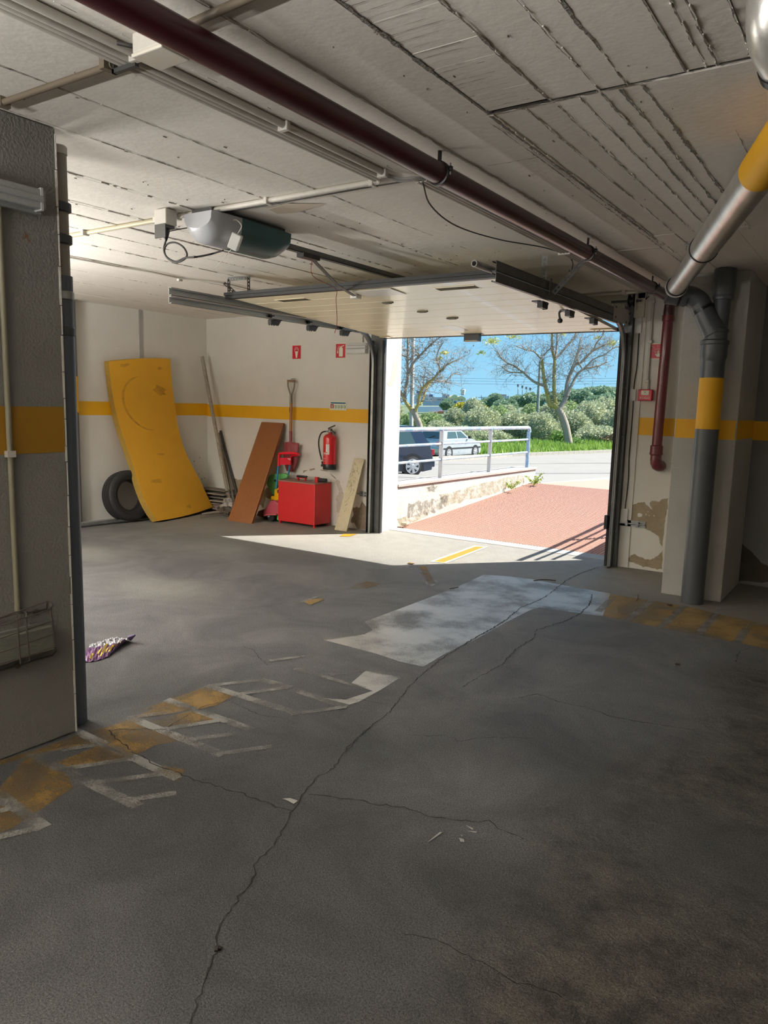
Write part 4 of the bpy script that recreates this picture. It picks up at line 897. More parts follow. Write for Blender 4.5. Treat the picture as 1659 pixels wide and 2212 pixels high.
P = [onY(x, y, YB-.019) for x, y in ((1402, 640), (1385, 660), (1382, 700), (1380, 725), (1376, 790), (1370, 830), (1366, 900), (1359, 985), (1357, 1040), (1350, 1100))]
part('cable', MB().tube(smoothpath(P, 4), .005, 6), cable_dk, jc)
for (xa, ya), (xb, yb_) in (((1364, 841), (1372, 866)), ((1344, 1098), (1354, 1128)), ((1378, 668), (1384, 720))):
    a_ = onY(xa, ya, YB-.01); b_ = onY(xb, yb_, YB-.01); part('trunking_cover', MB().box((min(a_.x, b_.x)-.006, YB-.03, b_.z), (max(a_.x, b_.x)+.006, YB-.001, a_.z)), whitepl, jc, False)
part('plaster_step', MB().box((-2.055, YB-.012, 0), (-1.955, YB, 2.5)), plaster, wf, False)
# ---------------- extinguisher
exred = M('extinguisher_red', (.55, .012, .018), .28, coat=.3)
ex = thing('fire_extinguisher', 'red fire extinguisher with a black base and hose hanging on the wall', 'fire extinguisher', (-5.56, YB-.09, .69))
ex_x, ex_y, z0 = -5.552, YB-.088, .695
part('cylinder', MB().lathe((ex_x, ex_y, z0+.05), (0, 0, 1), [(.079, 0), (.079, .325), (.074, .345), (.060, .362), (.035, .375), (.018, .380), (.018, .40)], 36), exred, ex)
part('base_skirt', MB().lathe((ex_x, ex_y, z0), (0, 0, 1), [(.078, 0), (.081, .005), (.081, .062), (.079, .066)], 36), blackp, ex)
part('valve', MB().lathe((ex_x, ex_y, z0+.445), (0, 0, 1), [(.015, 0), (.022, .004), (.022, .022), (.014, .026), (.014, .04)], 16), steel, ex)
part('lever', MB().obox((ex_x-.02, ex_y-.008, z0+.468), (.05, 0, 0), (0, .016, 0), (0, 0, .022)).tube([(ex_x+.02, ex_y, z0+.475), (ex_x+.055, ex_y-.005, z0+.458), (ex_x+.082, ex_y-.005, z0+.435)], .006, 8), blackp, ex, kind='stuff')
part('lever', MB().obox((ex_x-.02, ex_y-.009, z0+.487), (.095, 0, .038), (0, .018, 0), (-.004, 0, .010)), blackp, ex, False)
part('safety_pin', MB().lathe((ex_x, ex_y-.012, z0+.48), (0, -1, 0), [(.006, 0), (.006, .006)], 10), M('pin_pink', (.6, .12, .16), .4), ex)
P = [(-.025, .455), (-.07, .452), (-.115, .432), (-.145, .38), (-.155, .32), (-.150, .26), (-.135, .20), (-.115, .14), (-.098, .085), (-.092, .04)]
part('hose', MB().tube(smoothpath([V((ex_x+a, ex_y-.02, z0+b)) for a, b in P], 4), .0085, 12), rubber, ex)
part('hose_ferrule', MB().lathe((ex_x-.015, ex_y-.02, z0+.456), (-1, 0, 0), [(.010, 0), (.010, .022)], 12), steel, ex)
part('hose_ferrule', MB().lathe((ex_x-.104, ex_y-.022, z0+.112), (.12, 0, -1), [(.0105, 0), (.0105, .02)], 12), whitepl, ex)
part('nozzle_clip', MB().box((ex_x-.105, ex_y-.034, z0+.03), (ex_x-.075, ex_y+.004, z0+.055)), blackp, ex, False)
def cyl_patch(a0, a1, za, zb, off, mat, name, n=8, label=None):
    rows = []
    for z in (za, zb):
        rows.append([V((ex_x+(.079+off)*math.sin(a0+(a1-a0)*k/n), ex_y-(.079+off)*math.cos(a0+(a1-a0)*k/n), z0+z)) for k in range(n+1)])
    return part(name, MB().grid(rows), mat, ex, label=label)
lab_white = M('print_white', (.72, .68, .66), .5)
VA = math.radians(-38)   # the label faces the garage
cyl_patch(VA+.72, VA+1.28, .185, .305, .0008, whitepl, 'inspection_card')
cyl_patch(VA+.74, VA+.95, .198, .214, .0014, M('card_orange', (.75, .14, .02), .5), 'card_mark')
cyl_patch(VA-.45, VA+.02, .31, .325, .0008, lab_white, 'label_logo')
for k in range(5): cyl_patch(VA-.55, VA+.12+.05*(k % 3), .298-.022*k, .302-.022*k, .0008, lab_white, 'label_line'); cyl_patch(VA-.55, VA-.15, .291-.022*k, .294-.022*k, .0008, lab_white, 'label_line')
for a in (-.42, 0., .40): cyl_patch(VA+a, VA+a+.24, .186, .206, .0008, lab_white, 'label_square')
for z, a1 in ((.180, .5), (.172, .52), (.160, .1), (.140, -.1), (.108, .25), (.101, .66)): cyl_patch(VA-.62, VA+a1, z, z+.0025, .0008, lab_white, 'label_line')
cyl_patch(VA+.64, VA+.66, .10, .18, .0008, lab_white, 'label_line'); cyl_patch(VA+.1, VA+.62, .125, .140, .0008, M('print_pink', (.6, .2, .2), .5), 'label_square')
part('wall_hook', MB().box((ex_x-.02, ex_y+.02, z0+.40), (ex_x+.02, YB-.001, z0+.45)), steel, ex, False)
# ---------------- shovel
sh = thing('shovel', 'shovel with wooden shaft and dark red blade hung under the bucket sign', 'shovel', (-6.19, 7.06, .65))
woodh = M('ash_handle', (.38, .17, .055), .5, var=((.30, .12, .04), 30, .3, (8, 8, .5))); metg = M('dull_steel', (.20, .17, .13), .4, .7)
sx0 = -6.195; sy0 = 7.07
part('grip', MB().tube([(sx0-.056, sy0, 1.745), (sx0+.056, sy0, 1.745)], .015, 12), M('worn_wood_grip', (.22, .13, .08), .6), sh)
for s_ in (-1, 1): part('yoke_arm', MB().tube(smoothpath([(sx0+s_*.056, sy0, 1.745), (sx0+s_*.052, sy0, 1.68), (sx0+s_*.03, sy0, 1.62), (sx0+s_*.01, sy0, 1.57), (sx0+s_*.004, sy0, 1.5)], 4), .009, 10), metg, sh)
part('ferrule', MB().lathe((sx0, sy0, 1.47), (0, 0, 1), [(.019, 0), (.017, .09), (.012, .13)], 14), metg, sh)
part('shaft', MB().tube([(sx0, sy0, 1.48), (sx0-.002, sy0, 1.10)], .0175, 16), woodh, sh)
sred = M('shovel_red', (.23, .022, .032), .45, var=((.30, .08, .08), 14, .2), bump=(30, .2))
part('shaft_print', MB().box((sx0-.0185, sy0-.012, 1.36), (sx0-.0165, sy0-.004, 1.42)), blackp, sh, False)
part('neck', MB().tube(smoothpath([(sx0-.002, sy0, 1.13), (sx0, sy0, 1.03), (sx0+.008, sy0-.015, .98), (sx0+.016, sy0-.03, .93), (sx0+.02, sy0-.03, .88)], 4), [.019]*8+[.017]*4+[.012]*5, 12), sred, sh)
rows = []
for i in range(9):
    t = i/8; z = .985-.36*t; hw = .128*(1-.12*t-.75*max(0, t-.55)**1.4*1.8)
    rows.append([V((sx0+.02+hw*u-.03*t, sy0-.03-.012*u*u*0+.02*u*u+.015*t, z+.012*(1-abs(u))*(i == 0))) for u in [k/6-1 for k in range(13)]])
bl_ = MB().grid(rows); bo = part('blade', bl_, sred, sh); so_ = bo.modifiers.new('t', 'SOLIDIFY'); so_.thickness = .004
part('nail', MB().tube([(sx0+.018, YB, 1.775), (sx0+.018, sy0-.02, 1.77)], .003, 6), blackp, sh)
# ---------------- brown board, marble slab
def lean(name, BL, BR, TL, TR, th, mat, label, cat, bevel=.004):
    BL, BR, TL, TR = map(V, (BL, BR, TL, TR)); nrm = (BR-BL).cross(TL-BL).normalized()
    if nrm.y > 0: nrm = -nrm
    mb = MB().prism([BL, BR, TR, TL], -nrm*th); return solo(name, mb, mat, label, cat, smooth=False, bevel=bevel)
brownw = M('varnished_brown_wood', (.27, .10, .028), .42, var=((.20, .068, .018), 9, .3, (6, 6, .35)), bump=(40, .05))
bb_ = lean('brown_board', (-6.745, 6.52, .0), (-6.355, 6.54, .0), (-6.70, 7.075, 1.225), (-6.315, 7.075, 1.225), .036, brownw, 'varnished brown wooden board leaning on the wall left of the toys', 'board')
marble = M('cream_marble', (.60, .53, .36), .4, var=((.50, .42, .26), 14, .25), bump=(50, .1))
ms = lean('marble_slab', (-5.345, 6.89, 0), (-5.165, 6.89, 0), (-5.225, 7.098, .85), (-5.08, 7.098, .845), .02, marble, 'long narrow cream marble slab with dark veins leaning right of the red box', 'stone slab')
vm = M('vein_brown', (.13, .10, .05), .6); rr = random.Random(9); mbv = MB()
def on_slab(u, v):
    b_ = V((-5.345, 6.89, 0)).lerp(V((-5.165, 6.89, 0)), u); t_ = V((-5.225, 7.098, .85)).lerp(V((-5.08, 7.098, .845)), u); return b_.lerp(t_, v)+V((0, -.0012, .0004))
for k in range(34):
    u, v = rr.uniform(.1, .8), rr.uniform(.5, .92) if k < 26 else rr.uniform(.1, .9)
    P = [on_slab(u, v)]
    for j in range(rr.randint(2, 4)): u = min(.95, max(.05, u+rr.uniform(-.2, .2))); v = min(.97, v+rr.uniform(-.035, .045)); P.append(on_slab(u, v))
    mbv.tube(P, .0011, 4)
part('marble_veins', mbv, vm, ms, kind='stuff')
# ---------------- red box
rb = thing('sand_box', 'low red metal sand box with a chained black handle on its lid', 'metal box', (-5.86, 6.94, 0))
boxred = M('box_red_paint', (.60, .014, .018), .38, var=((.52, .02, .02), 5, .3), bump=(5, .1)); boxtop = M('dusty_lid', (.24, .13, .10), .7, var=((.32, .20, .16), 7, .3))
bx0, bx1, by0, by1 = -6.155, -5.575, 6.80, 7.11
part('body', MB().box((bx0, by0, .035), (bx1, by1, .525)), boxred, rb, False, bevel=.005)
part('lid', MB().box((bx0-.005, by0-.006, .526), (bx1+.004, by1, .536)), boxtop, rb, False)
for x, y in ((bx0+.01, by0+.01), (bx1-.03, by0+.01), (bx1-.03, by1-.03), (bx0+.01, by1-.03)): part('foot', MB().box((x, y, 0), (x+.02, y+.02, .036)), boxred, rb, False)
part('rust_line', MB().box((bx1-.006, by0-.0012, .04), (bx1-.001, by0-.0008, .52)), M('scuffed_pink', (.62, .10, .09), .6), rb, False)
part('grip', MB().box((-5.99, 6.94, .575), (-5.84, 6.985, .60)), blackp, rb, False, bevel=.008)
part('grip_base', MB().box((-5.99, 6.945, .565), (-5.84, 6.98, .574)).box((-5.98, 6.95, .536), (-5.965, 6.975, .566)).box((-5.865, 6.95, .536), (-5.85, 6.975, .566)), boxred, rb, False)
hp = part('hasp', MB().box((-5.69, 6.93, .536), (-5.64, 6.97, .60)), boxred, rb, False, bevel=.004)
for k in range(7):
    p = V((-5.83+.02*k, 6.955, .55-.004*math.sin(k))); a_ = k % 2
    part('chain_link', MB().tube([p+V((.013*math.cos(t), .007*math.sin(t)*(1-a_), .007*math.sin(t)*a_)) for t in [2*math.pi*j/10 for j in range(11)]], .002, 5), steel_mid, rb)
part('padlock', MB().lathe((-5.635, 6.95, .568), (1, 0, 0), [(.026, 0), (.026, .11), (.02, .115)], 16), blackp, rb)
# ---------------- toys
tr_ = M('toy_red', (.75, .012, .03), .3); tb = M('toy_blue', (.02, .22, .42), .35); tg = M('toy_green', (.13, .42, .13), .35); ty_ = M('toy_yellow', (.78, .42, .01), .35); tp = M('toy_pink', (.42, .065, .09), .5)
TY = 6.90
tw = thing('toy_push_cart', 'toy push cart with red handle and blue rods, left of the red box', 'toy', onY(600, 1100, TY)-V((0, 0, 0)))
def TP(x, y, dy=0): return onY(x, y, TY+dy)
part('handle_bar', MB().tube(smoothpath([TP(602, 1007), TP(602.5, 985), TP(605, 980), TP(615, 979), TP(634, 979), TP(644, 981), TP(644, 983, .1), TP(632, 984, .12), TP(628, 990, .12), TP(627, 1004, .12)], 5), .016, 12), tr_, tw)
part('handle_panel', MB().prism([TP(604, 989), TP(627, 989, .08), TP(627, 1004, .08), TP(604, 1004)], (0, .02, 0)), tr_, tw, False)
part('sticker', MB().prism([TP(620.5, 989.5, .04), TP(628, 990, .07), TP(628, 994.5, .07), TP(623, 993, .05)], (0, -.002, 0)), M('sticker_pink', (.75, .35, .35), .5), tw, False)
part('rod', MB().tube([TP(601, 1007), TP(597, 1056)], .010, 10), tb, tw); part('rod', MB().tube([TP(625.5, 1005, .1), TP(622, 1032, .1)], .010, 10), tb, tw)
gp_ = [(575, 1047), (574, 1040), (576, 1033), (581, 1027), (587, 1024.5), (598, 1023.5), (612, 1022.5), (618, 1024), (621, 1028), (620, 1033), (604, 1036), (600, 1048), (594, 1056), (591, 1069), (587, 1069), (585, 1062), (580, 1055)]
part('seat_back', MB().prism([TP(x, y, .06) for x, y in reversed(gp_)], (0, .045, 0)), tg, tw, False, bevel=.012)
part('seat_badge', MB().prism([TP(x, y, .055) for x, y in ((592, 1036), (598, 1036), (598, 1041), (592, 1040))], (0, .006, 0)), M('badge_navy', (.005, .03, .05), .5), tw, False)
yp = [(593, 1057), (602, 1054), (606, 1054), (606, 1085), (600, 1088), (594, 1083), (591, 1080), (585, 1080), (585, 1072), (592, 1072)]
part('yellow_block', MB().prism([TP(x, y, .0) for x, y in reversed(yp)], (0, .06, 0)), ty_, tw, False, bevel=.008)
part('block_slot', MB().prism([TP(x, y, -.002) for x, y in ((599, 1058), (602, 1058), (602, 1065), (599, 1065))], (0, .003, 0)), blackp, tw, False)
tc_ = thing('toy_car', 'faded pink ride-on toy car with a black wheel at the foot of the brown board', 'toy', onZ(590, 1128, 0))
def TQ(x, y, dy=0): return onY(x, y, 6.82+dy)
bp_ = [(566, 1113), (568, 1103), (573, 1097), (577, 1091), (583, 1082), (592, 1081), (600, 1087), (606, 1090), (606, 1114), (597, 1112), (583, 1113), (573, 1116)]
part('body', MB().prism([TQ(x, y) for x, y in reversed(bp_)], (0, .22, 0)), tp, tc_, False, bevel=.02)
part('mudguard', MB().tube([TQ(571, 1114, -.01), TQ(578, 1112, -.01), TQ(590, 1111.5, -.01), TQ(597, 1112, -.01)], .009, 8), M('toy_pink_pale', (.55, .12, .12), .4), tc_)
w0 = TQ(585, 1119.5, .02); w0.z = .062
part('wheel', MB().lathe(w0, (0, 1, 0), [(.02, -.012), (.055, -.008), (.062, .004), (.062, .035), (.055, .045)], 24), rubber, tc_)
part('hub', MB().lathe(w0+V((-.028, -.012, .008)), (0, -1, 0), [(.020, 0), (.016, .006)], 16), greypl, tc_)
part('front_end', MB().prism([TQ(x, y, .05) for x, y in ((553, 1114), (557, 1104), (568, 1100), (572, 1114), (565, 1118))], (0, .18, 0)), M('toy_maroon', (.10, .015, .02), .5), tc_, False, bevel=.015)
w1 = w0+V((-.16, .09, 0)); part('wheel', MB().lathe(w1, (0, 1, 0), [(.05, -.01), (.062, 0), (.062, .035), (.05, .04)], 20), rubber, tc_)
part('green_panel', MB().prism([TQ(x, y, .03) for x, y in ((599, 1110), (604, 1110), (604, 1126), (598, 1122))], (0, .05, 0)), tg, tc_, False)
cz = thing('crumpled_bags', 'dark crumpled bags and rags behind the toys beside the brown board', 'bag', (-6.35, 7.0, 0))
def lump(c, rx, ry, rz, seed, n=10, m=14, amp=.25):
    rr = random.Random(seed); ph = [rr.uniform(0, 6.3) for _ in range(8)]; rows = []
    for i in range(n+1):
        a = math.pi*i/n*.98+.01; row = []
        for j in range(m+1):
            b = 2*math.pi*(j % m)/m; k = 1+amp*math.sin(3*b+ph[0]+2*a)*math.sin(a)+amp*.7*math.sin(5*b+ph[1]-3*a)*math.sin(a)+amp*.5*math.sin(7*a+ph[2]+b)*math.sin(a)
            row.append(V(c)+V((rx*k*math.sin(a)*math.cos(b), ry*k*math.sin(a)*math.sin(b), rz*k*math.cos(a))))
        rows.append(row)
    return MB().grid(rows)
part('bag_lump', lump((-6.32, 7.0, .16), .11, .08, .16, 3), M('dark_rag', (.035, .028, .022), .8), cz, False)
part('bag_lump', lump((-6.24, 6.98, .22), .06, .05, .07, 4), M('grey_rag', (.28, .25, .21), .8), cz, False)
# ---------------- corner: poles, wood stack, plastic
oldw = M('weathered_wood', (.22, .19, .15), .85, var=((.40, .35, .29), 12, .28, (4, 4, .6)), bump=(60, .3))
oldw2 = M('grey_wood', (.13, .115, .095), .85, var=((.23, .20, .17), 12, .28), bump=(60, .3))
def post(A, B, w, d, mat, name, label, cat='pole', par=None):
    A = V(A); B = V(B); ax = (B-A); n_ = ax.normalized(); s_ = n_.cross(Y3).normalized(); t_ = n_.cross(s_)
    mb = MB().obox(A-s_*w/2-t_*d/2, ax, s_*w, t_*d); return solo(name, mb, mat, label, cat, smooth=False, bevel=.004)
A1 = onY(495, 1082, 6.98); B1 = onX(436.5, 770, -7.66)
pb = post(A1, B1, .045, .03, oldw, 'wooden_pole', 'tall paint-flecked wooden pole leaning into the corner')
part('paint_fleck', MB().obox(B1.lerp(A1, .05)+V((.012, -.018, 0)), (A1-B1)*.75, (.010, 0, 0), (0, -.002, 0)), M('fleck_cream', (.62, .52, .42), .8, wear=(30, .52, .06)), pb, False)
A2 = onY(505, 1086, 7.03); B2 = onY(473, 935, 7.10)
post(A2, B2, .035, .022, oldw2, 'wooden_pole', 'shorter grey wooden batten leaning behind the tall pole', 'pole')
A3 = onY(512, 1072, 7.09); B3 = onY(476, 930, 7.115)
post(A3, B3, .04, .01, M('dark_batten', (.06, .055, .05), .8), 'wooden_pole', 'dark flat strip leaning on the wall right of the other two poles', 'pole')
rr = random.Random(21)
rows_ = [(1061, 470, .0), (1068, 492, .02), (1076, 491, .0), (1083, 493, .03), (1089, 492, .01)]
for i, (y, xr_, dy) in enumerate(rows_):
    B = onY(490+rr.uniform(-2, 3), y, 6.93); z = B.z; x1 = B.x; L = .52+rr.uniform(-.05, .05)
    th = .016 if i else .008
    ang = rr.uniform(-.05, .05)
    mb = MB().box((x1-L, 6.90-dy, z-th), (x1, 7.11, z), Matrix.Rotation(rr.uniform(-.02, .02), 3, 'Y'))
    solo('stacked_plank', mb, oldw if i % 2 else oldw2, ['thin pale sheet, topmost of the wood stack in the corner', 'second plank from the top of the corner wood stack', 'middle plank of the corner wood stack', 'second lowest plank of the corner wood stack', 'lowest plank of the corner wood stack, above the rubble'][i], 'plank', 'planks stacked in the corner', smooth=False, bevel=.003)
zb = onY(490, 1092, 6.93).z
solo('rubble', lump((-7.40, 6.98, .07), .16, .10, max(.05, zb-.09), 8, 9, 12, .3), M('rubble_brown', (.16, .12, .10), .9, var=((.28, .23, .2), 20, .2), bump=(40, .5)), 'brown broken rubble under the corner wood stack', 'rubble', smooth=False)
A = onZ(432, 1118); B = onZ(486, 1112)
mb = MB().obox(A, (B-A), (-.04, .20, 0), (0, 0, .035)); pf = solo('floor_plank', mb, oldw, 'split plank lying on the floor in front of the corner stack', 'plank', smooth=False, bevel=.004)
mb = MB().obox(A+V((.02, .01, .036)), (B-A)*.96, (-.03, .17, 0), (0, 0, .022)); solo('floor_plank', mb, oldw, 'upper plank lying on the split plank by the yellow mat', 'plank', smooth=False, bevel=.004)
q = onY(491, 1093, 6.86)
solo('plastic_bag', lump((q.x, 6.86, max(q.z, .1)), .075, .07, .10, 5, 10, 14, .28), M('clear_plastic_bag', (.50, .47, .43), .25, var=((.3, .27, .24), 18, .2)), 'crumpled whitish plastic bag left of the brown board', 'bag', smooth=False)
solo('dark_lump', lump((q.x+.03, 6.80, .06), .09, .07, .06, 6, 10, 14, .28), M('brown_rag', (.09, .07, .055), .9), 'dark brown rag on the floor under the plastic bag', 'rag', smooth=False)
# ---------------- tyre
ti = thing('car_tyre', 'black car tyre leaning on the left wall behind the yellow mat', 'tyre', (-7.62, 5.62, 0))
tc0 = V((-7.55, 5.66, .315)); axT = V((1, -.05, .18)).normalized()
prof = [(.185, -.07), (.20, -.088), (.25, -.098), (.285, -.092), (.302, -.078), (.303, -.05), (.298, -.048), (.298, -.042), (.306, -.040), (.308, -.006), (.301, -.004), (.301, .004), (.308, .006), (.306, .040), (.298, .042), (.298, .048), (.303, .05), (.302, .078), (.285, .092), (.25, .098), (.20, .088), (.185, .07), (.178, .05), (.178, -.05), (.185, -.07)]
u = axT.orthogonal().normalized(); w = axT.cross(u); rows = []
for k in range(49):
    t = 2*math.pi*k/48; rd = u*math.cos(t)+w*math.sin(t); rows.append([tc0+axT*h_+rd*r_ for r_, h_ in prof])
part('tread', MB().grid(rows), M('old_tyre_rubber', (.011, .011, .012), .6, var=((.018, .017, .018), 6, .3)), ti)
part('sidewall_rib', MB().tube([tc0+axT*.099+(u*math.cos(2*math.pi*k/40)+w*math.sin(2*math.pi*k/40))*.235 for k in range(41)], .003, 5), rubber, ti)
# ---------------- yellow foam mat
Lp = [((470, 575), -7.66), ((485, 720), -7.66), ((510, 900), -7.66), ((555, 1100), -7.63), ((620, 1300), -7.56), ((690, 1500), -7.47), ((740, 1680), -7.38), ((810, 1850), -7.29), ((900, 1990), -7.215)]
Rp = [((1015, 553), -7.66), ((1030, 750), -7.66), ((1060, 1000), -7.66), ((1090, 1180), -7.64), ((1140, 1350), -7.60), ((1210, 1500), -7.55), ((1290, 1650), -7.49), ((1340, 1760), -7.46), ((1395, 1865), -7.42)]
s1 = lambda x, y: (120+x/4.097, 640+y/4.097)
LL = smoothpath([onX(*s1(*p), X) for p, X in Lp], 4); RR_ = smoothpath([onX(*s1(*p), X) for p, X in Rp], 4)
front = []
for a_, b_ in zip(LL, RR_):
    row = []
    for k in range(11):
        t = k/10; p = a_.lerp(b_, t); f = len(front)/len(LL)
        p = p+V((.02*math.sin(math.pi*t), 0, .018*math.sin(math.pi*t)*(1-2*f))); row.append(p)
    front.append(row)
for k in range(11): 
    if front[-1][k].z < .02: front[-1][k].z = .012
back = []
for i, row in enumerate(front):
    d = (front[min(i+1, len(front)-1)][5]-front[max(i-1, 0)][5]).normalized(); nrm = d.cross((row[-1]-row[0]).normalized()).normalized()
    if nrm.x > 0: nrm = -nrm
    back.append([V((max(p.x+nrm.x*.085, XA+.004), p.y+nrm.y*.085, max(p.z+nrm.z*.085, .004))) for p in row])
mb = MB(); nr, nc = len(front), 11
mb.grid(front); mb.grid([list(reversed(r_)) for r_ in back]); mb.mat(1)
mb.grid([[f_[0] for f_ in front], [b_[0] for b_ in back]]); mb.grid([[b_[-1] for b_ in back], [f_[-1] for f_ in front]])
mb.grid([front[-1], back[-1]]); mb.grid([back[0], front[0]])
foam = M('yellow_foam', (.76, .40, .022), .75, var=((.66, .335, .02), 2.2, .3), bump=(90, .1)); foam_e = M('foam_edge', (.42, .24, .03), .9, var=((.28, .18, .035), 12, .3), bump=(60, .3))
mt = solo('foam_mat', mb, [foam, foam_e], 'thick yellow foam mat slumped against the left wall', 'mat')
def on_mat(u, v, off=.0015):
    i = v*(nr-1); i0 = min(int(i), nr-2); j = u*10; j0 = min(int(j), 9); fi, fj = i-i0, j-j0
    p = front[i0][j0]*(1-fi)*(1-fj)+front[i0+1][j0]*fi*(1-fj)+front[i0][j0+1]*(1-fi)*fj+front[i0+1][j0+1]*fi*fj
    return p+V((off, -off*.3, 0))
stm = M('foam_stain', (.50, .25, .015), .8, wear=(16, .5, .2, .5)); rr = random.Random(4)
rows = []
for k in range(26):
    a = math.radians(100+k*7.2); w_ = .014*math.sin(math.pi*k/25)+.004
    rows.append([on_mat(.47+(.33+w_*s_)*math.cos(a), .26-(.145+w_*.45*s_)*math.sin(a)) for s_ in (-1, 1)])
part('ring_stain', MB().grid(rows), stm, mt, False)
for (u_, v_, ru, rv) in ((.22, .04, .10, .015), (.80, .06, .05, .012), (.28, .72, .13, .02), (.60, .93, .05, .02), (.75, .18, .14, .03), (.5, .55, .1, .01)):
    part('stain', MB().quad(*[on_mat(min(.98, max(.02, u_+ru*math.cos(t)*rr.uniform(.5, 1.1))), min(.99, max(.01, v_+rv*math.sin(t)*rr.uniform(.5, 1.1)))) for t in [2*math.pi*k/12 for k in range(12)]]), stm, mt, False)
# ---------------- bars on the floor at the left wall
solo('steel_tube', MB().tube([(-7.62, 4.6, .026), (-7.46, 6.0, .026)], .024, 16), steel_mid, 'grey steel tube lying on the floor under the tyre', 'tube')
solo('metal_bar', MB().obox((-7.70, 4.6, .035), (.035, 0, 0), (.10, 1.4, 0), (0, 0, .012)), M('pale_bar', (.40, .39, .37), .5, .5), 'flat pale metal bar lying on top beside the left wall', 'bar', smooth=False)
solo('metal_bar', MB().obox((-7.715, 4.6, .003), (.05, 0, 0), (.11, 1.4, 0), (0, 0, .028)), oldw2, 'brown bar lying on the floor between the tube and the left wall', 'bar', smooth=False)
# ---------------- crisp bag on the floor
cg = thing('snack_wrapper', 'crumpled purple and white snack bag lying on the floor by the left pillar', 'wrapper', onZ(228, 1410))
top = [(196, 1394), (215, 1388), (232, 1382), (247, 1379), (262, 1381), (283, 1386)]
mid = [(190, 1406), (212, 1404), (232, 1400), (250, 1398), (262, 1396), (276, 1392)]
bot = [(178, 1432), (197, 1431), (215, 1427), (232, 1421), (244, 1412), (256, 1400)]
rr = random.Random(2); rows = []
N = 22
def pl(L_, t): i = t*(len(L_)-1); k = min(int(i), len(L_)-2); f = i-k; return (L_[k][0]*(1-f)+L_[k+1][0]*f, L_[k][1]*(1-f)+L_[k+1][1]*f)
for j in range(13):
    v = j/12; row = []
    for i in range(N+1):
        t = i/N; a_ = pl(top, t); b_ = pl(mid, t); c_ = pl(bot, t)
        p = (a_[0]+(b_[0]-a_[0])*v*2, a_[1]+(b_[1]-a_[1])*v*2) if v < .5 else (b_[0]+(c_[0]-b_[0])*(v*2-1), b_[1]+(c_[1]-b_[1])*(v*2-1))
        q = onZ(*p); z = .004+.028*math.sin(math.pi*v)**.7*(.5+.5*t)+.006*math.sin(i*1.7+j)+.005*rr.uniform(-1, 1)*(0 < j < 12)
        row.append(V((q.x, q.y, max(z, .003))))
    rows.append(row)
part('printed_front', MB().grid(rows[6:]), M('wrapper_purple', (.085, .045, .14), .35, var=((.16, .05, .12), 9, .25)), cg, False)
part('white_back', MB().grid(rows[:7]), M('wrapper_white', (.42, .42, .44), .35, var=((.30, .30, .33), 22, .15)), cg, False)
yl = M('wrapper_yellow', (.55, .42, .05), .4)
for (u0, u1, v0, v1) in ((.14, .22, .78, .98), (.30, .36, .62, .9), (.38, .44, .58, .92), (.46, .52, .6, .9), (.55, .6, .62, .85), (.66, .72, .55, .8), (.78, .84, .55, .75)):
    i0, i1 = int(u0*N), max(int(u0*N)+1, int(u1*N)); j0, j1 = int(v0*12), int(v1*12)
    part('yellow_print', MB().grid([[p+V((0, 0, .0015)) for p in r_[i0:i1+1]] for r_ in rows[j0:j1+1]]), yl, cg, False)
part('print_line', MB().grid([[p+V((0, 0, .0015)) for p in r_[6:15]] for r_ in rows[3:5]]), M('print_grey', (.16, .16, .18), .5, wear=(60, .5, .05)), cg, False)
part('torn_corner', MB().tube([rows[3][N], rows[3][N]+V((.03, .02, .02))], [.02, .006], 6), M('wrapper_purple2', (.05, .03, .10), .4), cg)
# ---------------- bits of litter
def twig(px, label, r_=.003):
    P = [onZ(x, y, r_+.003) for x, y in px]; solo('dry_twig', MB().tube(smoothpath(P, 4), r_, 6), M('twig_brown', (.05, .035, .02), .9), label, 'twig')
twig([c4(945, 370), c4(952, 355), c4(950, 340)], 'small curved dry twig on the yellow paint near the right pillar')
twig([c4(385, 262), c4(440, 256), c4(505, 262)], 'thin dry twig on the pale floor below the sunlit patch', .004)
twig([c3(1355, 407), c3(1398, 400)], 'short dark twig at the upper edge of the worn white paint')
twig([c4(1155, 716), c4(1180, 718)], 'short stub of twig on the rough floor at the right', .006)
twig([(1306, 1218), (1318, 1223), (1312, 1226)], 'bent dark twig at the foot of the right door post', .006)
for i, (px, lb) in enumerate((((1124, 401), 'dry brown leaf on the yellow paint by the drain pipe'), )):
    q = onZ(*c4(1128, 401)); solo('dry_leaf', lump(q+V((0, 0, .008)), .018, .012, .006, 3, 5, 8), M('leaf_dark', (.04, .028, .015), .9), lb, 'leaf')
q = onZ(*c3(1155, 282)); solo('dry_leaf', lump(q+V((0, 0, .01)), .035, .02, .008, 5, 5, 8, .4), M('leaf_tan', (.25, .17, .08), .9), 'dry tan leaves at the lower edge of the sunlit patch', 'leaf')
q = onZ(*c5(975, 1248)); solo('pebble', lump(q+V((0, 0, .004)), .011, .010, .006, 7, 5, 8, .3), crackm, 'dark pebble lodged in the long floor crack', 'pebble')
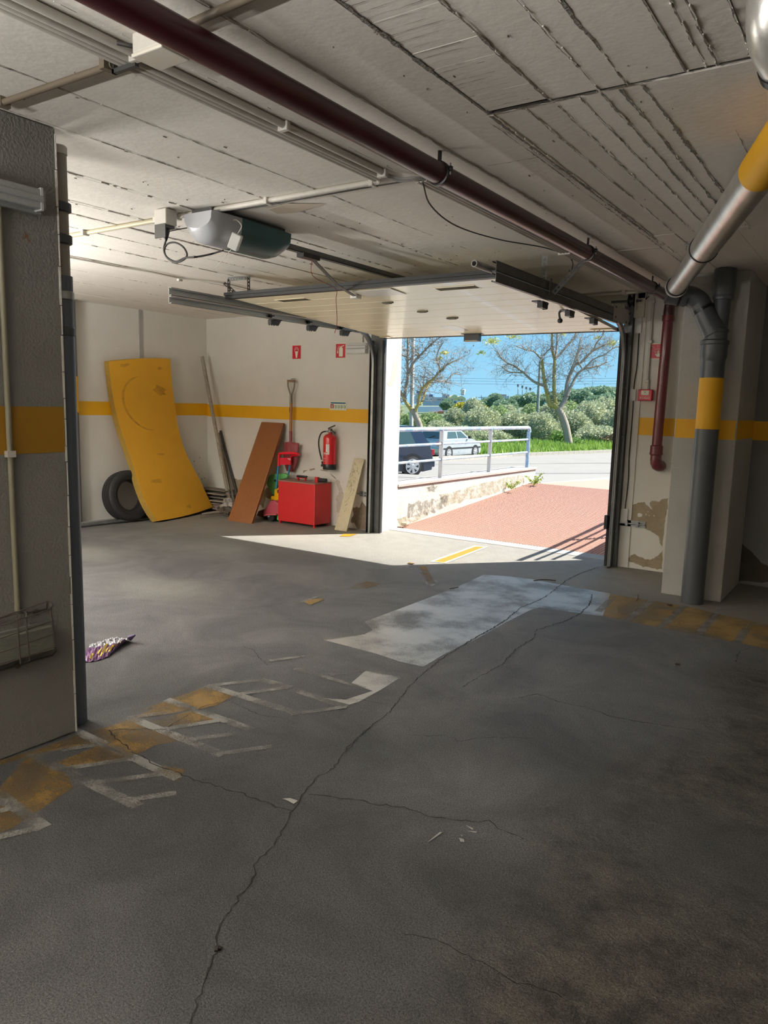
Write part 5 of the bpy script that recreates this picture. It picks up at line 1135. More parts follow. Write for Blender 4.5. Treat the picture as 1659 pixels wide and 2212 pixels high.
# ================================================================ ADDED FILL LIGHTS in the parts of the garage outside the view
def fill_light(x, y, z, up_w, dn_w, label, rot=0):
    t = thing('fill_light', label, 'ceiling light', (x, y, z), 'added fill lights'); t.rotation_euler = (0, 0, rot)
    loc = ROOT[t.name]
    part('fill_lamp_body', MB().box(loc+V((-.65, -.05, -.025)), loc+V((.65, .05, .025))), whitepl, t, False)
    part('fill_lamp_tube', MB().tube([loc+V((-.6, 0, -.045)), loc+V((.6, 0, -.045))], .013, 10), M('fill_tube_glow', (1, 1, 1), .5, emit=((1, .95, .88), 3.0)), t)
    for sx_ in (-.5, .5): part('hanger_rod', MB().tube([loc+V((sx_, 0, .02)), loc+V((sx_, 0, HC-z))], .004, 6), steel, t)
    for w, dz_, rx in ((dn_w, -.065, 0), (up_w, .035, math.pi)):
        ld = bpy.data.lights.new('fill_glow', 'AREA'); ld.shape = 'RECTANGLE'; ld.size = 1.2; ld.size_y = .12; ld.energy = w; ld.color = (1, .97, .92)
        lo = bpy.data.objects.new('fill_glow', ld); COL.objects.link(lo); lo.location = (0, 0, dz_); lo.rotation_euler = (rx, 0, 0); lo.parent = t
for a_ in FILL_LIGHTS: fill_light(*a_)
# ================================================================ OUTSIDE: ramp, walls, railing
def rz_(y): return .26*max(0, (y-7.5)/4.15)**1.25
RE = onZ(1143, 1045, .25); RE2 = onZ(1322, 1045.5, .25)
def ramp_far(x):
    t = (x+4.87)/(RE2.x+4.87) if RE2.x > -4.8 else 0; return RE.y + (RE2.y-RE.y)*t
rampm = M('red_ramp_tile', (.38, .19, .14), .7, var=((.35, .20, .155), 1.6, .3), bump=(120, .2)); jointm = M('ramp_joint_pale', (.43, .235, .18), .85)
rows = []
for j in range(25):
    t = j/24; rows.append([V((x, 7.545+(ramp_far(x)-7.545)*t, rz_(7.545+(ramp_far(x)-7.545)*t))) for x in [-4.87+i*(2.63/10) for i in range(11)]])
mb = MB().grid(rows); back_ = [[p for p in rows[0]], [p-V((0, 0, .12)) for p in rows[0]]]; mb.grid(back_)
ramp = struct('ramp', mb, jointm)
studs = MB(); y = 7.56; r_ = random.Random(1); j = 0
while y < RE.y+.1:
    x = -4.86+(.0 if j % 2 else .0)
    while x < -2.26:
        if y < ramp_far(x)-.02:
            z = rz_(y)+.0004; s_ = .0145; o = len(studs.v)
            studs.v += [V((x-s_, y-s_, z)), V((x+s_, y-s_, z)), V((x+s_, y+s_, z)), V((x-s_, y+s_, z)), V((x-s_*.75, y-s_*.75, z+.006)), V((x+s_*.75, y-s_*.75, z+.006)), V((x+s_*.75, y+s_*.75, z+.006)), V((x-s_*.75, y+s_*.75, z+.006))]
            for f in ((4, 5, 6, 7), (0, 1, 5, 4), (1, 2, 6, 5), (2, 3, 7, 6), (3, 0, 4, 7)): studs.f.append(tuple(o+q for q in f)); studs.m.append(0)
        x += .0335 + (.003 if int((x+5)/.0335) % 6 == 5 else 0)
    y += .0335; j += 1
part('tile_studs', studs, rampm, ramp, False, kind='stuff')
sill = struct('trim_1', MB().box((OX0, 7.33, -.03), (OX1, 7.545, .0035)), M('pale_sill_concrete', (.30, .30, .29), .75, var=((.25, .25, .235), 4, .3), bump=(60, .15)), False)
# outer faces
outw = M('sunlit_white_render', (.82, .80, .75), .85, var=((.62, .60, .53), 1.6, .16), bump=(25, .3))
wallm = M('weathered_garden_wall', (.60, .575, .53), .9, var=((.42, .40, .33), 2.3, .22, (1, 1, 1.6)), bump=(30, .5))
gw = struct('wall_ramp_left', MB().prism([(-4.87, 7.5, -.3), (-4.87, 11.76, -.3), (-4.87, 11.76, .47), (-4.87, 7.5, .50)], (-.26, 0, 0)), wallm)
part('wall_cap', MB().obox((-5.16, 7.5, .50), (.31, 0, 0), (0, 4.28, -.03), (0, 0, .035)), M('cap_concrete', (.40, .375, .345), .8, var=((.33, .30, .27), 6, .3), bump=(50, .3)), gw, False, bevel=.004)
part('cap_joint', MB().obox((-4.8695, 7.5, .488), (.004, 0, 0), (0, 4.26, -.03), (0, 0, .010)), M('joint_reddish', (.38, .20, .14), .9), gw, False)
stain = M('mould_grey', (.20, .195, .165), .95, wear=(9, .50, .10, .75)); mossm = M('moss_yellow', (.30, .265, .17), .95, wear=(7, .5, .12, .6))
def wstain(px, mat, seed, X=-4.8685):
    P = [onX(x, y, X) for x, y in px]; P = blob(P, 0, .02, 4, seed); P = [V((X, p.y, p.z)) for p in P]
    part('wall_stain', MB().quad(*reversed(P)), mat, gw, False)
w8 = lambda x, y: (780+x/2.86, 980+y/2.86)
wstain([w8(*p) for p in ((290, 310), (340, 300), (420, 280), (500, 270), (540, 250), (520, 330), (430, 370), (330, 390), (290, 400))], stain, 1)
wstain([w8(*p) for p in ((400, 210), (440, 190), (470, 200), (450, 240), (410, 240))], stain, 2)
wstain([w8(*p) for p in ((480, 250), (700, 200), (900, 150), (1000, 130), (1010, 180), (880, 225), (640, 290), (520, 330))], mossm, 3)
wstain([w8(*p) for p in ((225, 400), (330, 380), (400, 350), (420, 385), (240, 440))], mossm, 4)
part('peeled_patch', MB().quad(*reversed([V((OX0+.0012, onX(x, y, OX0).y, onX(x, y, OX0).z)) for x, y in ((847, 800), (849, 785), (851, 780), (852, 784), (855, 780), (857, 768), (859, 768), (858, 812), (855, 814), (850, 830), (845, 836), (840, 835), (834, 826), (838, 826), (843, 818))])), M('grey_peel', (.40, .40, .37), .9), wf, False)
gwr = struct('wall_ramp_right', MB().box((-2.24, 7.51, -.3), (-1.98, 12.2, .50)), wallm)
railm = M('blue_white_rail', (.66, .68, .72), .35, .2, var=((.22, .40, .62), 7, .14, (1, 1, 1)), coat=.2); railg = M('grey_rail_post', (.40, .41, .44), .4, .4)
railb = M('blue_rail_post', (.12, .26, .50), .4, .2, var=((.4, .5, .6), 20, .2))
def rail(xc, y0, y1, posts, label, zs):
    t = thing('ramp_railing', label, 'railing', (xc, (y0+y1)/2, .5))
    ztop = lambda y: .5-.007*(y-7.5)
    yb = y1
    top = [V((xc, y0, 1.19)), V((xc, yb-.06, 1.165)), V((xc, yb-.02, 1.155)), V((xc, yb, 1.12)), V((xc, yb, 1.09))]
    part('top_rail', MB().tube(top, .028, 12), railm, t)
    for z in zs:
        part('mid_rail', MB().tube([(xc, y0, z), (xc, yb, z-.02)], .017, 10), railm, t)
    for i, y in enumerate(posts):
        last = i == len(posts)-1
        part('post', MB().box((xc-.027, y-.015, ztop(y)), (xc+.027, y+.015, 1.10 if last else 1.165)), railb if last else railg, t, False, bevel=.004)
        part('foot_plate', MB().box((xc-.045, y-.04, ztop(y)), (xc+.045, y+.04, ztop(y)+.012)), railg, t, False)
    return t
rail(-4.96, 7.46, 11.63, (8.70, 10.17, 11.60), 'blue and white three-bar railing on the wall left of the ramp', (.99, .78))
rail(-2.20, 7.50, 12.1, (8.8, 10.4, 12.05), 'three-bar railing on the wall right of the ramp, hidden behind the door post', (.99, .78))
# ground beyond
AZ = math.radians(-15); gd = V((math.sin(AZ), math.cos(AZ), 0)); gs = V((gd.y, -gd.x, 0))
prof_ = [(-40, -.05), (12.0, -.02+.0), (12.35, .235), (14, .10), (22.3, -.68), (35, -1.08), (48, -1.2), (60, -1.2), (110, -4.0), (700, -12)]
def gz(s):
    for (a, za), (b, zb_) in zip(prof_, prof_[1:]):
        if s <= b: return za+(zb_-za)*(s-a)/(b-a)
    return prof_[-1][1]
asph = M('street_asphalt', (.245, .236, .217), .9, var=((.20, .193, .18), .6, .3), bump=(200, .4))
rows = []
for s in [12.35, 13, 14, 16, 18, 20, 22.3, 25, 28, 31, 35, 40, 48, 60]:
    rows.append([gd*s+gs*w+V((0, 0, gz(s))) for w in [-60, -40, -20, -10, -6, -3, 0, 5, 15, 30, 60]])
rows.insert(0, [p-V((0, 0, .5)) for p in rows[0]])
def clip_left(p): return p
street = struct('street', MB().grid(rows), asph)
struct('side_yard', MB().quad(V((-60, 7.5, .22)), V((-5.13, 7.5, .22)), V((-5.13, 11.4, .231)), V((-60, -3.36, .22))), asph)
# pale apron strip and joints across the street
def gpt(x, y, lift=.004):
    d = ray(x, y); lo, hi = 8.0, 120.0
    for _ in range(50):
        m_ = (lo+hi)/2; p = EY+d*m_
        if p.z > gz(p.dot(gd))+lift: lo = m_
        else: hi = m_
    return EY+d*lo
apr = M('apron_concrete', (.245, .235, .215), .85, var=((.205, .197, .18), 2, .3), bump=(60, .3))
part('apron', MB().quad(gpt(1120, 1047, .006), gpt(1360, 1048, .006), gpt(1360, 1027, .006), gpt(1150, 1024, .006)), apr, street, False)
part('ramp_edging', MB().obox(RE+V((0, -.02, -.02)), V((-2.24, ramp_far(-2.24), .25))-RE, (0, .10, 0), (0, 0, .03)), M('edging_white', (.34, .33, .30), .8), street, False)
for pts in (((860, 1004), (960, 1003), (1060, 1003), (1200, 1001), (1360, 1000)), ((1150, 1023), (1360, 1022))):
    P = [gpt(*p, .01) for p in pts]; part('asphalt_joint', MB().grid([[p, p+V((0, .16, .0))] for p in P]), M('tar_line', (.07, .068, .06), .9), street, False)
part('painted_line', MB().quad(gpt(1262, 1035, .008), gpt(1270, 1035, .008), gpt(1334, 1026, .008), gpt(1334, 1025, .008)), M('pale_yellow_line', (.36, .29, .12), .7), street, False)
# kerb built of separate kerbstones
K = [gpt(820, 1001), gpt(1102, 986), gpt(1340, 976.5)]
kerbm = M('kerb_concrete', (.40, .38, .33), .85, var=((.32, .3, .26), 6, .3))
kerb = struct('kerb', MB().obox(K[0]-V((0, 0, .25)), K[2]-K[0], V((-.12, .02, 0)), (0, 0, .10)), kerbm)
def kline(t):
    L0 = (K[1]-K[0]).length; L1 = (K[2]-K[1]).length; s = t*(L0+L1)
    return K[0].lerp(K[1], s/L0) if s < L0 else K[1].lerp(K[2], (s-L0)/L1)
n = 44
for i in range(n):
    a_, b_ = kline(i/n), kline((i+.975)/n); d = b_-a_; s_ = V((-d.y, d.x, 0)).normalized()
    part('kerbstone', MB().obox(a_-V((0, 0, .1)), d, s_*.14, (0, 0, .26)), kerbm, kerb, False)
vd = (K[2]-K[1]); vd.z = 0; vd.normalize(); vn = V((-vd.y, vd.x, 0))
vergem = M('verge_soil_grass', (.07, .12, .022), .95, var=((.11, .16, .035), 1.5, .3), bump=(30, .6))
rows = []
for w, dzv in ((.12, .14), (3, .25), (7, .35), (14, .0), (60, -4.5), (160, -7), (420, -9)):
    rows.append([K[1]+vd*t+vn*w+V((0, 0, (0 if t > -60 else 0)+dzv+(K[2].z-K[1].z)/13*min(max(t, -20), 14)*.7)) for t in (-260, -120, -60, -30, -15, -5, 0, 6, 13, 22, 50, 140, 300)])
verge = struct('grass_verge', MB().grid(rows), vergem)
# bright grass blades and weeds along the kerb
def leafmat(name, c, c2, tr=.35):
    if name in MC: return MC[name]
    m = M(name, c, .6, var=(c2, 1.3, .3)); b = m.node_tree.nodes['Principled BSDF']
    t_ = m.node_tree.nodes.new('ShaderNodeBsdfTranslucent'); mx = m.node_tree.nodes.new('ShaderNodeMixShader'); o_ = m.node_tree.nodes['Material Output']
    src = b.inputs['Base Color'].links[0].from_socket; m.node_tree.links.new(src, t_.inputs[0]); mx.inputs[0].default_value = tr
    m.node_tree.links.new(b.outputs[0], mx.inputs[1]); m.node_tree.links.new(t_.outputs[0], mx.inputs[2]); m.node_tree.links.new(mx.outputs[0], o_.inputs[0]); return m
grassm = leafmat('bright_grass', (.19, .33, .05), (.28, .41, .085)); weedm = leafmat('weed_green', (.18, .33, .06), (.28, .41, .11))
rr = random.Random(11); mb = MB()
for k in range(16000):
    t = rr.uniform(-22, 16); w = rr.uniform(.15, 5.0); p = K[1]+vd*t+vn*w; p.z += .16+.04*w*.8+(K[2].z-K[1].z)/13*min(max(t, -20), 14)*.7
    h_ = rr.uniform(.25, .62)*(.65+.35*math.sin(t*1.7)*math.sin(t*.6+1)); a = rr.uniform(0, 6.3); b = .035
    d = V((math.cos(a), math.sin(a), 0)); ln = V((rr.uniform(-.18, .18), rr.uniform(-.18, .18), 0))
    mb._add([p-d*b, p+d*b, p+ln+V((0, 0, h_))], [(0, 1, 2)])
part('grass_blades', mb, grassm, verge, False, kind='stuff')
def cards(center, rx, ry, rz, n, s, seed, mb=None, shell=.75):
    rr = random.Random(seed); mb = mb or MB(); c = V(center)
    for k in range(n):
        z = rr.uniform(-.75, 1); a = rr.uniform(0, 6.283); q = math.sqrt(max(0, 1-z*z)); rad = rr.uniform(shell, 1.04)*(1+.10*math.sin(3*a+seed)*math.sin(4*z+seed)+.07*math.sin(7*a+2*seed+5*z))
        p = c+V((rx*q*math.cos(a), ry*q*math.sin(a), rz*z))*rad
        u = V((rr.gauss(0, 1), rr.gauss(0, 1), rr.gauss(0, 1))).normalized(); v = u.orthogonal().normalized(); f = rr.uniform(.6, 1.3)*s
        mb._add([p-u*f-v*f*.45, p+u*f*.2-v*f*.5, p+u*f+v*f*.2, p-u*f*.1+v*f*.55], [(0, 1, 2, 3)])
    return mb
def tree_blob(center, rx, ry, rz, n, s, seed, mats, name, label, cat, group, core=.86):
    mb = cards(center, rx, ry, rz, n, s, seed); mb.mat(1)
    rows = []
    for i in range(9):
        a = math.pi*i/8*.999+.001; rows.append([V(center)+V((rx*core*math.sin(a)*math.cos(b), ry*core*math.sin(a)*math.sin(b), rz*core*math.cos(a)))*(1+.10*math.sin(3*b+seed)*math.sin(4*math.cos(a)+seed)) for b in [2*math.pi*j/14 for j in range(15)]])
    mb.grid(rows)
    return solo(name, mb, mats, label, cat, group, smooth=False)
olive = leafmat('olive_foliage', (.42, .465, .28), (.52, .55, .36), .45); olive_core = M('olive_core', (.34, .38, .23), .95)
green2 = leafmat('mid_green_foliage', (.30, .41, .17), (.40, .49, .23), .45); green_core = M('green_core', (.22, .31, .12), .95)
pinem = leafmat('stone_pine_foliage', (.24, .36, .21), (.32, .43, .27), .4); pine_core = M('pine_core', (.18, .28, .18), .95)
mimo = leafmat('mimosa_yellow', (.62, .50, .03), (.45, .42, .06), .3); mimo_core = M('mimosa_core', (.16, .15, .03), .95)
bushes = [ # px, py centre, half width px, half height px, depth, kind
 (838, 905, 34, 45, 52, 'o'), (888, 928, 30, 32, 50, 'g'), (930, 922, 34, 28, 54, 'g'), (950, 940, 40, 30, 52, 'o'), (983, 914, 30, 30, 58, 'o'), (1022, 903, 28, 40, 62, 'o'), (1040, 925, 44, 44, 54, 'o'),
 (1075, 915, 36, 36, 58, 'g'), (1095, 905, 28, 28, 66, 'o'), (1112, 930, 40, 40, 54, 'o'), (1150, 905, 30, 30, 64, 'g'), (1165, 935, 44, 42, 53, 'o'), (1195, 910, 34, 40, 60, 'o'), (1225, 905, 36, 36, 62, 'g'), (1240, 930, 40, 40, 54, 'o'),
 (1275, 915, 42, 48, 56, 'o'), (1310, 905, 36, 44, 60, 'o'), (1335, 930, 40, 44, 54, 'o'), (1370, 915, 44, 48, 56, 'o'), (800, 915, 40, 42, 50, 'o'), (1420, 920, 50, 50, 58, 'o'), (1290, 945, 50, 24, 52, 'o'), (1000, 950, 50, 28, 51, 'o'), (1060, 955, 50, 26, 51, 'o'), (900, 955, 60, 26, 48.5, 'o')]
lab_o = 'sage-green olive bush in the hedge beyond the street'; lab_g = 'mid-green bush among the olives beyond the street'
OB = {}
ORD = ['leftmost', 'second from the left', 'third from the left', 'fourth from the left', 'fifth from the left', 'sixth from the left', 'seventh from the left', 'eighth from the left', 'ninth from the left', 'tenth from the left', 'eleventh from the left']
def ordlab(items, i):
    xs = sorted(range(len(items)), key=lambda k: items[k]); r_ = xs.index(i); n_ = len(items)
    return ORD[r_] if r_ < (n_+1)//2 else ORD[n_-1-r_].replace('left', 'right')
def rowof(kd, d): return ('g', 0) if kd == 'g' else ('o', 0 if d <= 55 else 1)
for i, (x, y, hw, hh, d, kd) in enumerate(bushes):
    c = onD(x, y, d); k = d/FPX
    m_ = (olive, olive_core) if kd == 'o' else (green2, green_core)
    w_ = 'from the left end' ; xs_ = sorted(b[0] for b in bushes if b[5] == kd); 
    row_ = [b for b in bushes if rowof(b[5], b[4]) == rowof(kd, d)]; o_ = ordlab([b[0] for b in row_], row_.index((x, y, hw, hh, d, kd)))
    lb_ = 'mid-green bush among the olives beyond the street, '+o_ if kd == 'g' else ('sage-green olive in the front row of the hedge, ' if d <= 55 else 'sage-green olive in the back row of the hedge, ')+o_
    tree_blob(c, hw*k, hw*k*.8, hh*k, 8000, .085, i+3, m_, 'olive_bush' if kd == 'o' else 'green_bush', lb_, 'bush', 'olive hedge beyond the street' if kd == 'o' else 'green bushes in the hedge')
for i, (x, y, hw, hh, d, lb) in enumerate(((997, 880, 16, 10, 70, 'yellow flowering bush below the water tower'), (1043, 885, 10, 8, 70, 'small yellow bush right of the tallest olive'), (1068, 891, 9, 7, 70, 'small yellow bush by the red brick wall'))):
    k = d/FPX; tree_blob(onD(x, y, d), hw*k, hw*k, hh*k, 900, .16, 50+i, (mimo, mimo_core), 'mimosa_bush', lb, 'bush', None)
for i, (x, y, hw, hh, d, lb) in enumerate(((1210, 951, 26, 22, 50, 'bright green weeds at the foot of the right tree'), (1245, 962, 20, 14, 49, 'low bright weeds right of the tree foot'), (1180, 965, 16, 12, 49.5, 'low bright weeds left of the tree foot'), (1315, 946, 34, 8, 51, 'dry reddish scrub above the grass at the right'))):
    k = d/FPX; dry = i == 3
    mb = cards(onD(x, y, d), hw*k, hw*k*.6, hh*k, 1500, .11, 70+i, shell=.1); solo('weed_clump', mb, [M('dry_scrub', (.30, .21, .11), .8) if dry else weedm], lb, 'weeds', smooth=False)
for i, (x, y, hw, hh, d) in enumerate(((1490, 925, 60, 46, 58), (1590, 930, 60, 50, 60), (1700, 930, 70, 50, 62), (1830, 935, 80, 55, 64))):
    k = d/FPX; tree_blob(onD(x, y, d), hw*k, hw*k*.8, hh*k, 5000, .10, 200+i, (olive, olive_core), 'olive_bush', 'sage-green olive carrying the hedge on behind the right jamb', 'bush', 'olives behind the right jamb')
# plants at the wall foot
for nm, (x, y), lb, s_ in (('wall_weed', (1100, 1056), 'leafy green weed growing at the foot of the ramp wall', 1.0), ('wall_weed', (1162, 1040), 'yellow-green weed at the end of the ramp wall', 1.15)):
    b0 = onX(x, y, -4.82) if x < 1140 else onZ(1150, 1046, .26); b0.x += .04
    t = thing(nm, lb, 'weed', b0); rr = random.Random(int(x)); lm = leafmat('weed_leaf', (.26, .42, .05), (.48, .55, .12), .3)
    st = MB(); lf = MB()
    for k in range(9):
        a = rr.uniform(-1.2, 1.2); L = rr.uniform(.08, .19)*s_; e = b0+V((math.sin(a)*L*1.1, -math.cos(a)*L*.1-.02, L*rr.uniform(.6, 1.1))); mdl = b0.lerp(e, .5)+V((0, 0, .02))
        st.tube([b0, mdl, e], .004, 5)
        for j in range(13):
            p = b0.lerp(e, .2+.8*j/12)+V((rr.gauss(0, .016), rr.gauss(0, .014), rr.gauss(0, .012))); u = V((rr.gauss(0, 1), rr.gauss(0, 1), rr.gauss(0, .6))).normalized(); v = u.orthogonal().normalized(); f = .017*s_
            lf._add([p-u*f, p-v*f*.5, p+u*f, p+v*f*.5], [(0, 1, 2, 3)])
    part('stems', st, lm, t, kind='stuff'); part('leaves', lf, lm, t, False, kind='stuff')
q = onZ(868, 1137, .02); solo('stone', lump(q+V((.02, .03, .025)), .05, .03, .03, 3, 6, 9, .2), M('stone_tan', (.5, .42, .32), .9), 'small broken stone in the corner at the foot of the ramp wall', 'stone', smooth=False)
# ---------------- bare trees traced limb by limb, twigs grown on
bark = M('pale_bark', (.36, .31, .24), .85, var=((.26, .22, .17), 6, .3), bump=(30, .4)); lichen = M('lichen_bark', (.45, .36, .05), .85, var=((.33, .27, .12), 8, .3)); twigm = M('grey_twig', (.26, .215, .17), .8)
leafy = leafmat('new_leaf_yellow', (.62, .62, .22), (.50, .52, .18), .3)
def bare_tree(name, label, D, limbs, seed, ntw, tuft, base):
    rr = random.Random(seed); k = D/FPX; t = thing(name, label, 'tree', base)
    ends = []; tw = MB()
    for li, (pts, r0, r1, mt_) in enumerate(limbs):
        off = rr.uniform(-1.2, 1.2) if li else 0; P = []
        for i, (x, y) in enumerate(pts):
            f = i/(len(pts)-1); P.append(onD(x, y, D+off*f*(1 if li > 2 else .5)))
        P = smoothpath(P, 3); n_ = len(P)
        part('trunk' if li == 0 else 'limb', MB().tube(P, [(r0+(r1-r0)*i/(n_-1))*k for i in range(n_)], 10), mt_, t)
        if li:
            for i in range(n_//3, n_):
                for _ in range(ntw): ends.append((P[i], (P[i]-P[max(i-2, 0)]).normalized(), (r0+(r1-r0)*i/(n_-1))*k))
    lf = MB(); tips = []
    def grow(p, d, L, r_, dep):
        segs = 4; q = p; dd = d
        pts = [p]
        for s in range(segs):
            dd = (dd+V((rr.gauss(0, .42), rr.gauss(0, .42), rr.gauss(.04, .38)))).normalized(); q = q+dd*L/segs; pts.append(q)
            if dep > 0 and rr.random() < .75:
                nd = (dd+V((rr.gauss(0, .7), rr.gauss(0, .7), rr.gauss(.1, .55)))).normalized(); grow(q, nd, L*rr.uniform(.5, .8), r_*.6, dep-1)
        tw.tube(pts, [r_, r_*.85, r_*.7, r_*.5, r_*.3], 3, False); tips.append(q)
    for p, d, r_ in ends:
        nd = (d*.6+V((rr.gauss(0, .6), rr.gauss(0, .5), rr.gauss(.1, .5)))).normalized()
        grow(p, nd, rr.uniform(.5, 1.2)*D/48*1.15, max(.009, min(.018, r_*.4)), 2)
    part('twigs', tw, twigm, t, kind='stuff')
    for (x, y, hw, hh, n_) in tuft:
        c = onD(x, y, D)
        cards(c, hw*k, hw*k*.6, hh*k, n_, .06, int(x), lf, .05)
    part('young_leaves', lf, leafy, t, False, kind='stuff')
    seeds = MB()
    for p in rr.sample(tips, min(70, len(tips))): seeds.tube([p, p-V((0, 0, .07))], [.026, .015], 5)
    part('seed_pods', seeds, twigm, t, kind='stuff')
c6t = lambda x, y: (1020+x/4.879, 700+y/4.879)
c5t = lambda x, y: (840+x/5.925, 700+y/5.925)
L1 = [([(1020, 1260), (1005, 1180), (985, 1080), (955, 990), (925, 930), (905, 890)], 8.5, 8, bark),
      ([(905, 900), (870, 860), (845, 850), (825, 870), (805, 790), (780, 690), (760, 600), (745, 480), (735, 360)], 6.5, 3.0, lichen),
      ([(900, 900), (885, 850), (870, 780), (862, 650), (862, 520), (868, 380), (845, 280), (838, 100), (835, -40)], 5.2, 2.0, lichen),
      ([(915, 910), (945, 850), (990, 770), (1000, 640), (1030, 540), (1075, 440), (1150, 400), (1230, 320), (1290, 270), (1400, 220)], 6.0, 1.6, bark),
      ([(1000, 760), (1030, 680), (1070, 600), (1110, 530), (1165, 480), (1240, 460), (1330, 440), (1420, 400)], 3.6, 1.2, bark),
      ([(765, 650), (700, 630), (640, 600), (580, 550), (540, 510), (440, 440), (370, 410), (300, 350), (260, 270)], 3.2, 1.1, bark),
      ([(540, 510), (460, 510), (380, 500), (300, 440)], 1.8, .9, bark),
      ([(735, 370), (700, 340), (650, 290), (560, 270), (460, 230)], 2.2, 1.0, bark),
      ([(740, 340), (790, 290), (830, 260)], 1.6, .9, bark),
      ([(875, 370), (920, 320), (1000, 230), (1080, 130), (1110, 20)], 2.8, 1.3, bark),
      ([(875, 350), (890, 250), (895, 100), (890, -30)], 2.4, 1.3, bark),
      ([(1165, 480), (1130, 420), (1105, 360), (1130, 280), (1150, 200)], 1.8, .9, bark),
      ([(1280, 270), (1310, 200), (1360, 140), (1400, 70)], 1.8, .9, bark),
      ([(1190, 460), (1280, 370), (1400, 320), (1480, 260), (1560, 230)], 1.8, .7, bark),
      ([(1060, 450), (1090, 350), (1120, 260), (1140, 150)], 1.8, .9, bark)]
L1 = [([c6t(*p) for p in a], b, c, d) for a, b, c, d in L1]
b0 = onD(*c6t(1020, 1260), 47.5)
bare_tree('street_tree', 'nearly bare street tree with lichen-yellow forks right of the railing end', 47.5, L1, 5, 2,
          [(1062, 737, 22, 12, 260), (1110, 728, 20, 9, 160), (1040, 762, 12, 7, 90), (1322, 742, 14, 9, 140), (1290, 730, 12, 6, 60), (1215, 722, 10, 5, 50)], b0)
L2 = [([(400, 1340), (380, 1260), (345, 1190), (330, 1150), (290, 1100)], 7.0, 6.0, bark),
      ([(320, 1140), (260, 1060), (210, 990), (185, 930), (140, 850), (90, 780)], 4.6, 2.5, lichen),
      ([(200, 970), (205, 890), (225, 780), (245, 660), (238, 520), (240, 430), (245, 200), (240, 0)], 3.8, 2.4, bark),
      ([(335, 1140), (350, 1080), (375, 1020), (390, 920), (430, 820), (520, 740), (580, 690), (640, 620), (720, 540), (820, 480)], 4.0, 1.4, lichen),
      ([(355, 1060), (430, 990), (460, 880), (510, 780), (570, 710)], 2.8, 1.8, lichen),
      ([(250, 650), (290, 540), (350, 450), (430, 370), (520, 280), (600, 210), (680, 150)], 3.0, 1.2, bark),
      ([(245, 430), (180, 400), (120, 380)], 2.0, 1.4, bark),
      ([(580, 715), (660, 735), (750, 710), (830, 640), (920, 650)], 1.8, .8, twigm),
      ([(650, 610), (640, 520), (610, 430), (640, 330), (700, 230)], 1.6, .8, bark),
      ([(430, 840), (400, 760), (350, 690)], 1.2, .8, twigm),
      ([(820, 480), (900, 450), (980, 400)], 1.3, .6, twigm)]
L2 = [([c5t(*p) for p in a], b, c, d) for a, b, c, d in L2]
bare_tree('street_tree', 'nearly bare street tree in front of the concrete pole at the left of the opening', 33.5, L2, 9, 2,
          [(960, 762, 12, 6, 90), (948, 775, 8, 6, 60)], onD(*c5t(400, 1340), 33.5))
# ---------------- poles, wires
concm = M('concrete_pole', (.50, .48, .44), .8, var=((.40, .385, .35), 5, .3))
A = onD(886.5, 1000, 37); B = onD(894, 660, 37); solo('lamp_pole', MB().tube([A, B], [.115, .085], 14), concm, 'pale concrete pole rising behind the left street tree', 'pole')
A = onD(1160.5, 945, 60); B = onD(1168, 780, 60)
pl_ = thing('lattice_pole', 'thin leaning pole with dark rungs between the railing and the right tree', 'pole', A)
part('light_edge', MB().tube([A, B], [.075, .05], 8), M('pole_cream', (.62, .60, .50), .7), pl_)
part('dark_edge', MB().tube([A+V((-.17, 0, .0)), B+V((-.10, 0, 0))], [.08, .05], 8), M('pole_dark', (.12, .11, .10), .8, var=((.5, .48, .4), 9, .2)), pl_)
wm = M('wire_grey', (.10, .15, .22), .6)
for (y0_, y1_, lb) in ((818, 818.5, 'lower power line across the sky'), (824, 824, 'lowest power line across the sky'), (813, 812, 'upper power line across the sky')):
    a_ = onD(780, y0_, 120); b_ = onD(1450, y1_+4, 120); solo('power_line', MB().tube([a_, a_.lerp(b_, .5)-V((0, 0, .35)), b_], .022, 4), wm, lb, 'wire')
for i, (x, yt) in enumerate(((1119, 833), (1128.5, 836), (1137, 838.5), (1145.5, 840.5))):
    D = 190; A = onD(x-.6, 873, D); B = onD(x, yt, D); t = thing('floodlight_mast', ['floodlight mast farthest left in the row of four', 'second floodlight mast from the left in the row of four', 'third floodlight mast from the left in the row of four', 'floodlight mast farthest right in the row of four'][i], 'mast', A, 'floodlight masts')
    part('mast', MB().tube([A, B], [.16, .10], 6), M('mast_white', (.62, .62, .56), .6), t)
    part('lamp_head', MB().box(B+V((-.25, -.1, -.3)), B+V((.25, .1, .35))), M('lamp_head_grey', (.2, .22, .25), .6), t, False)
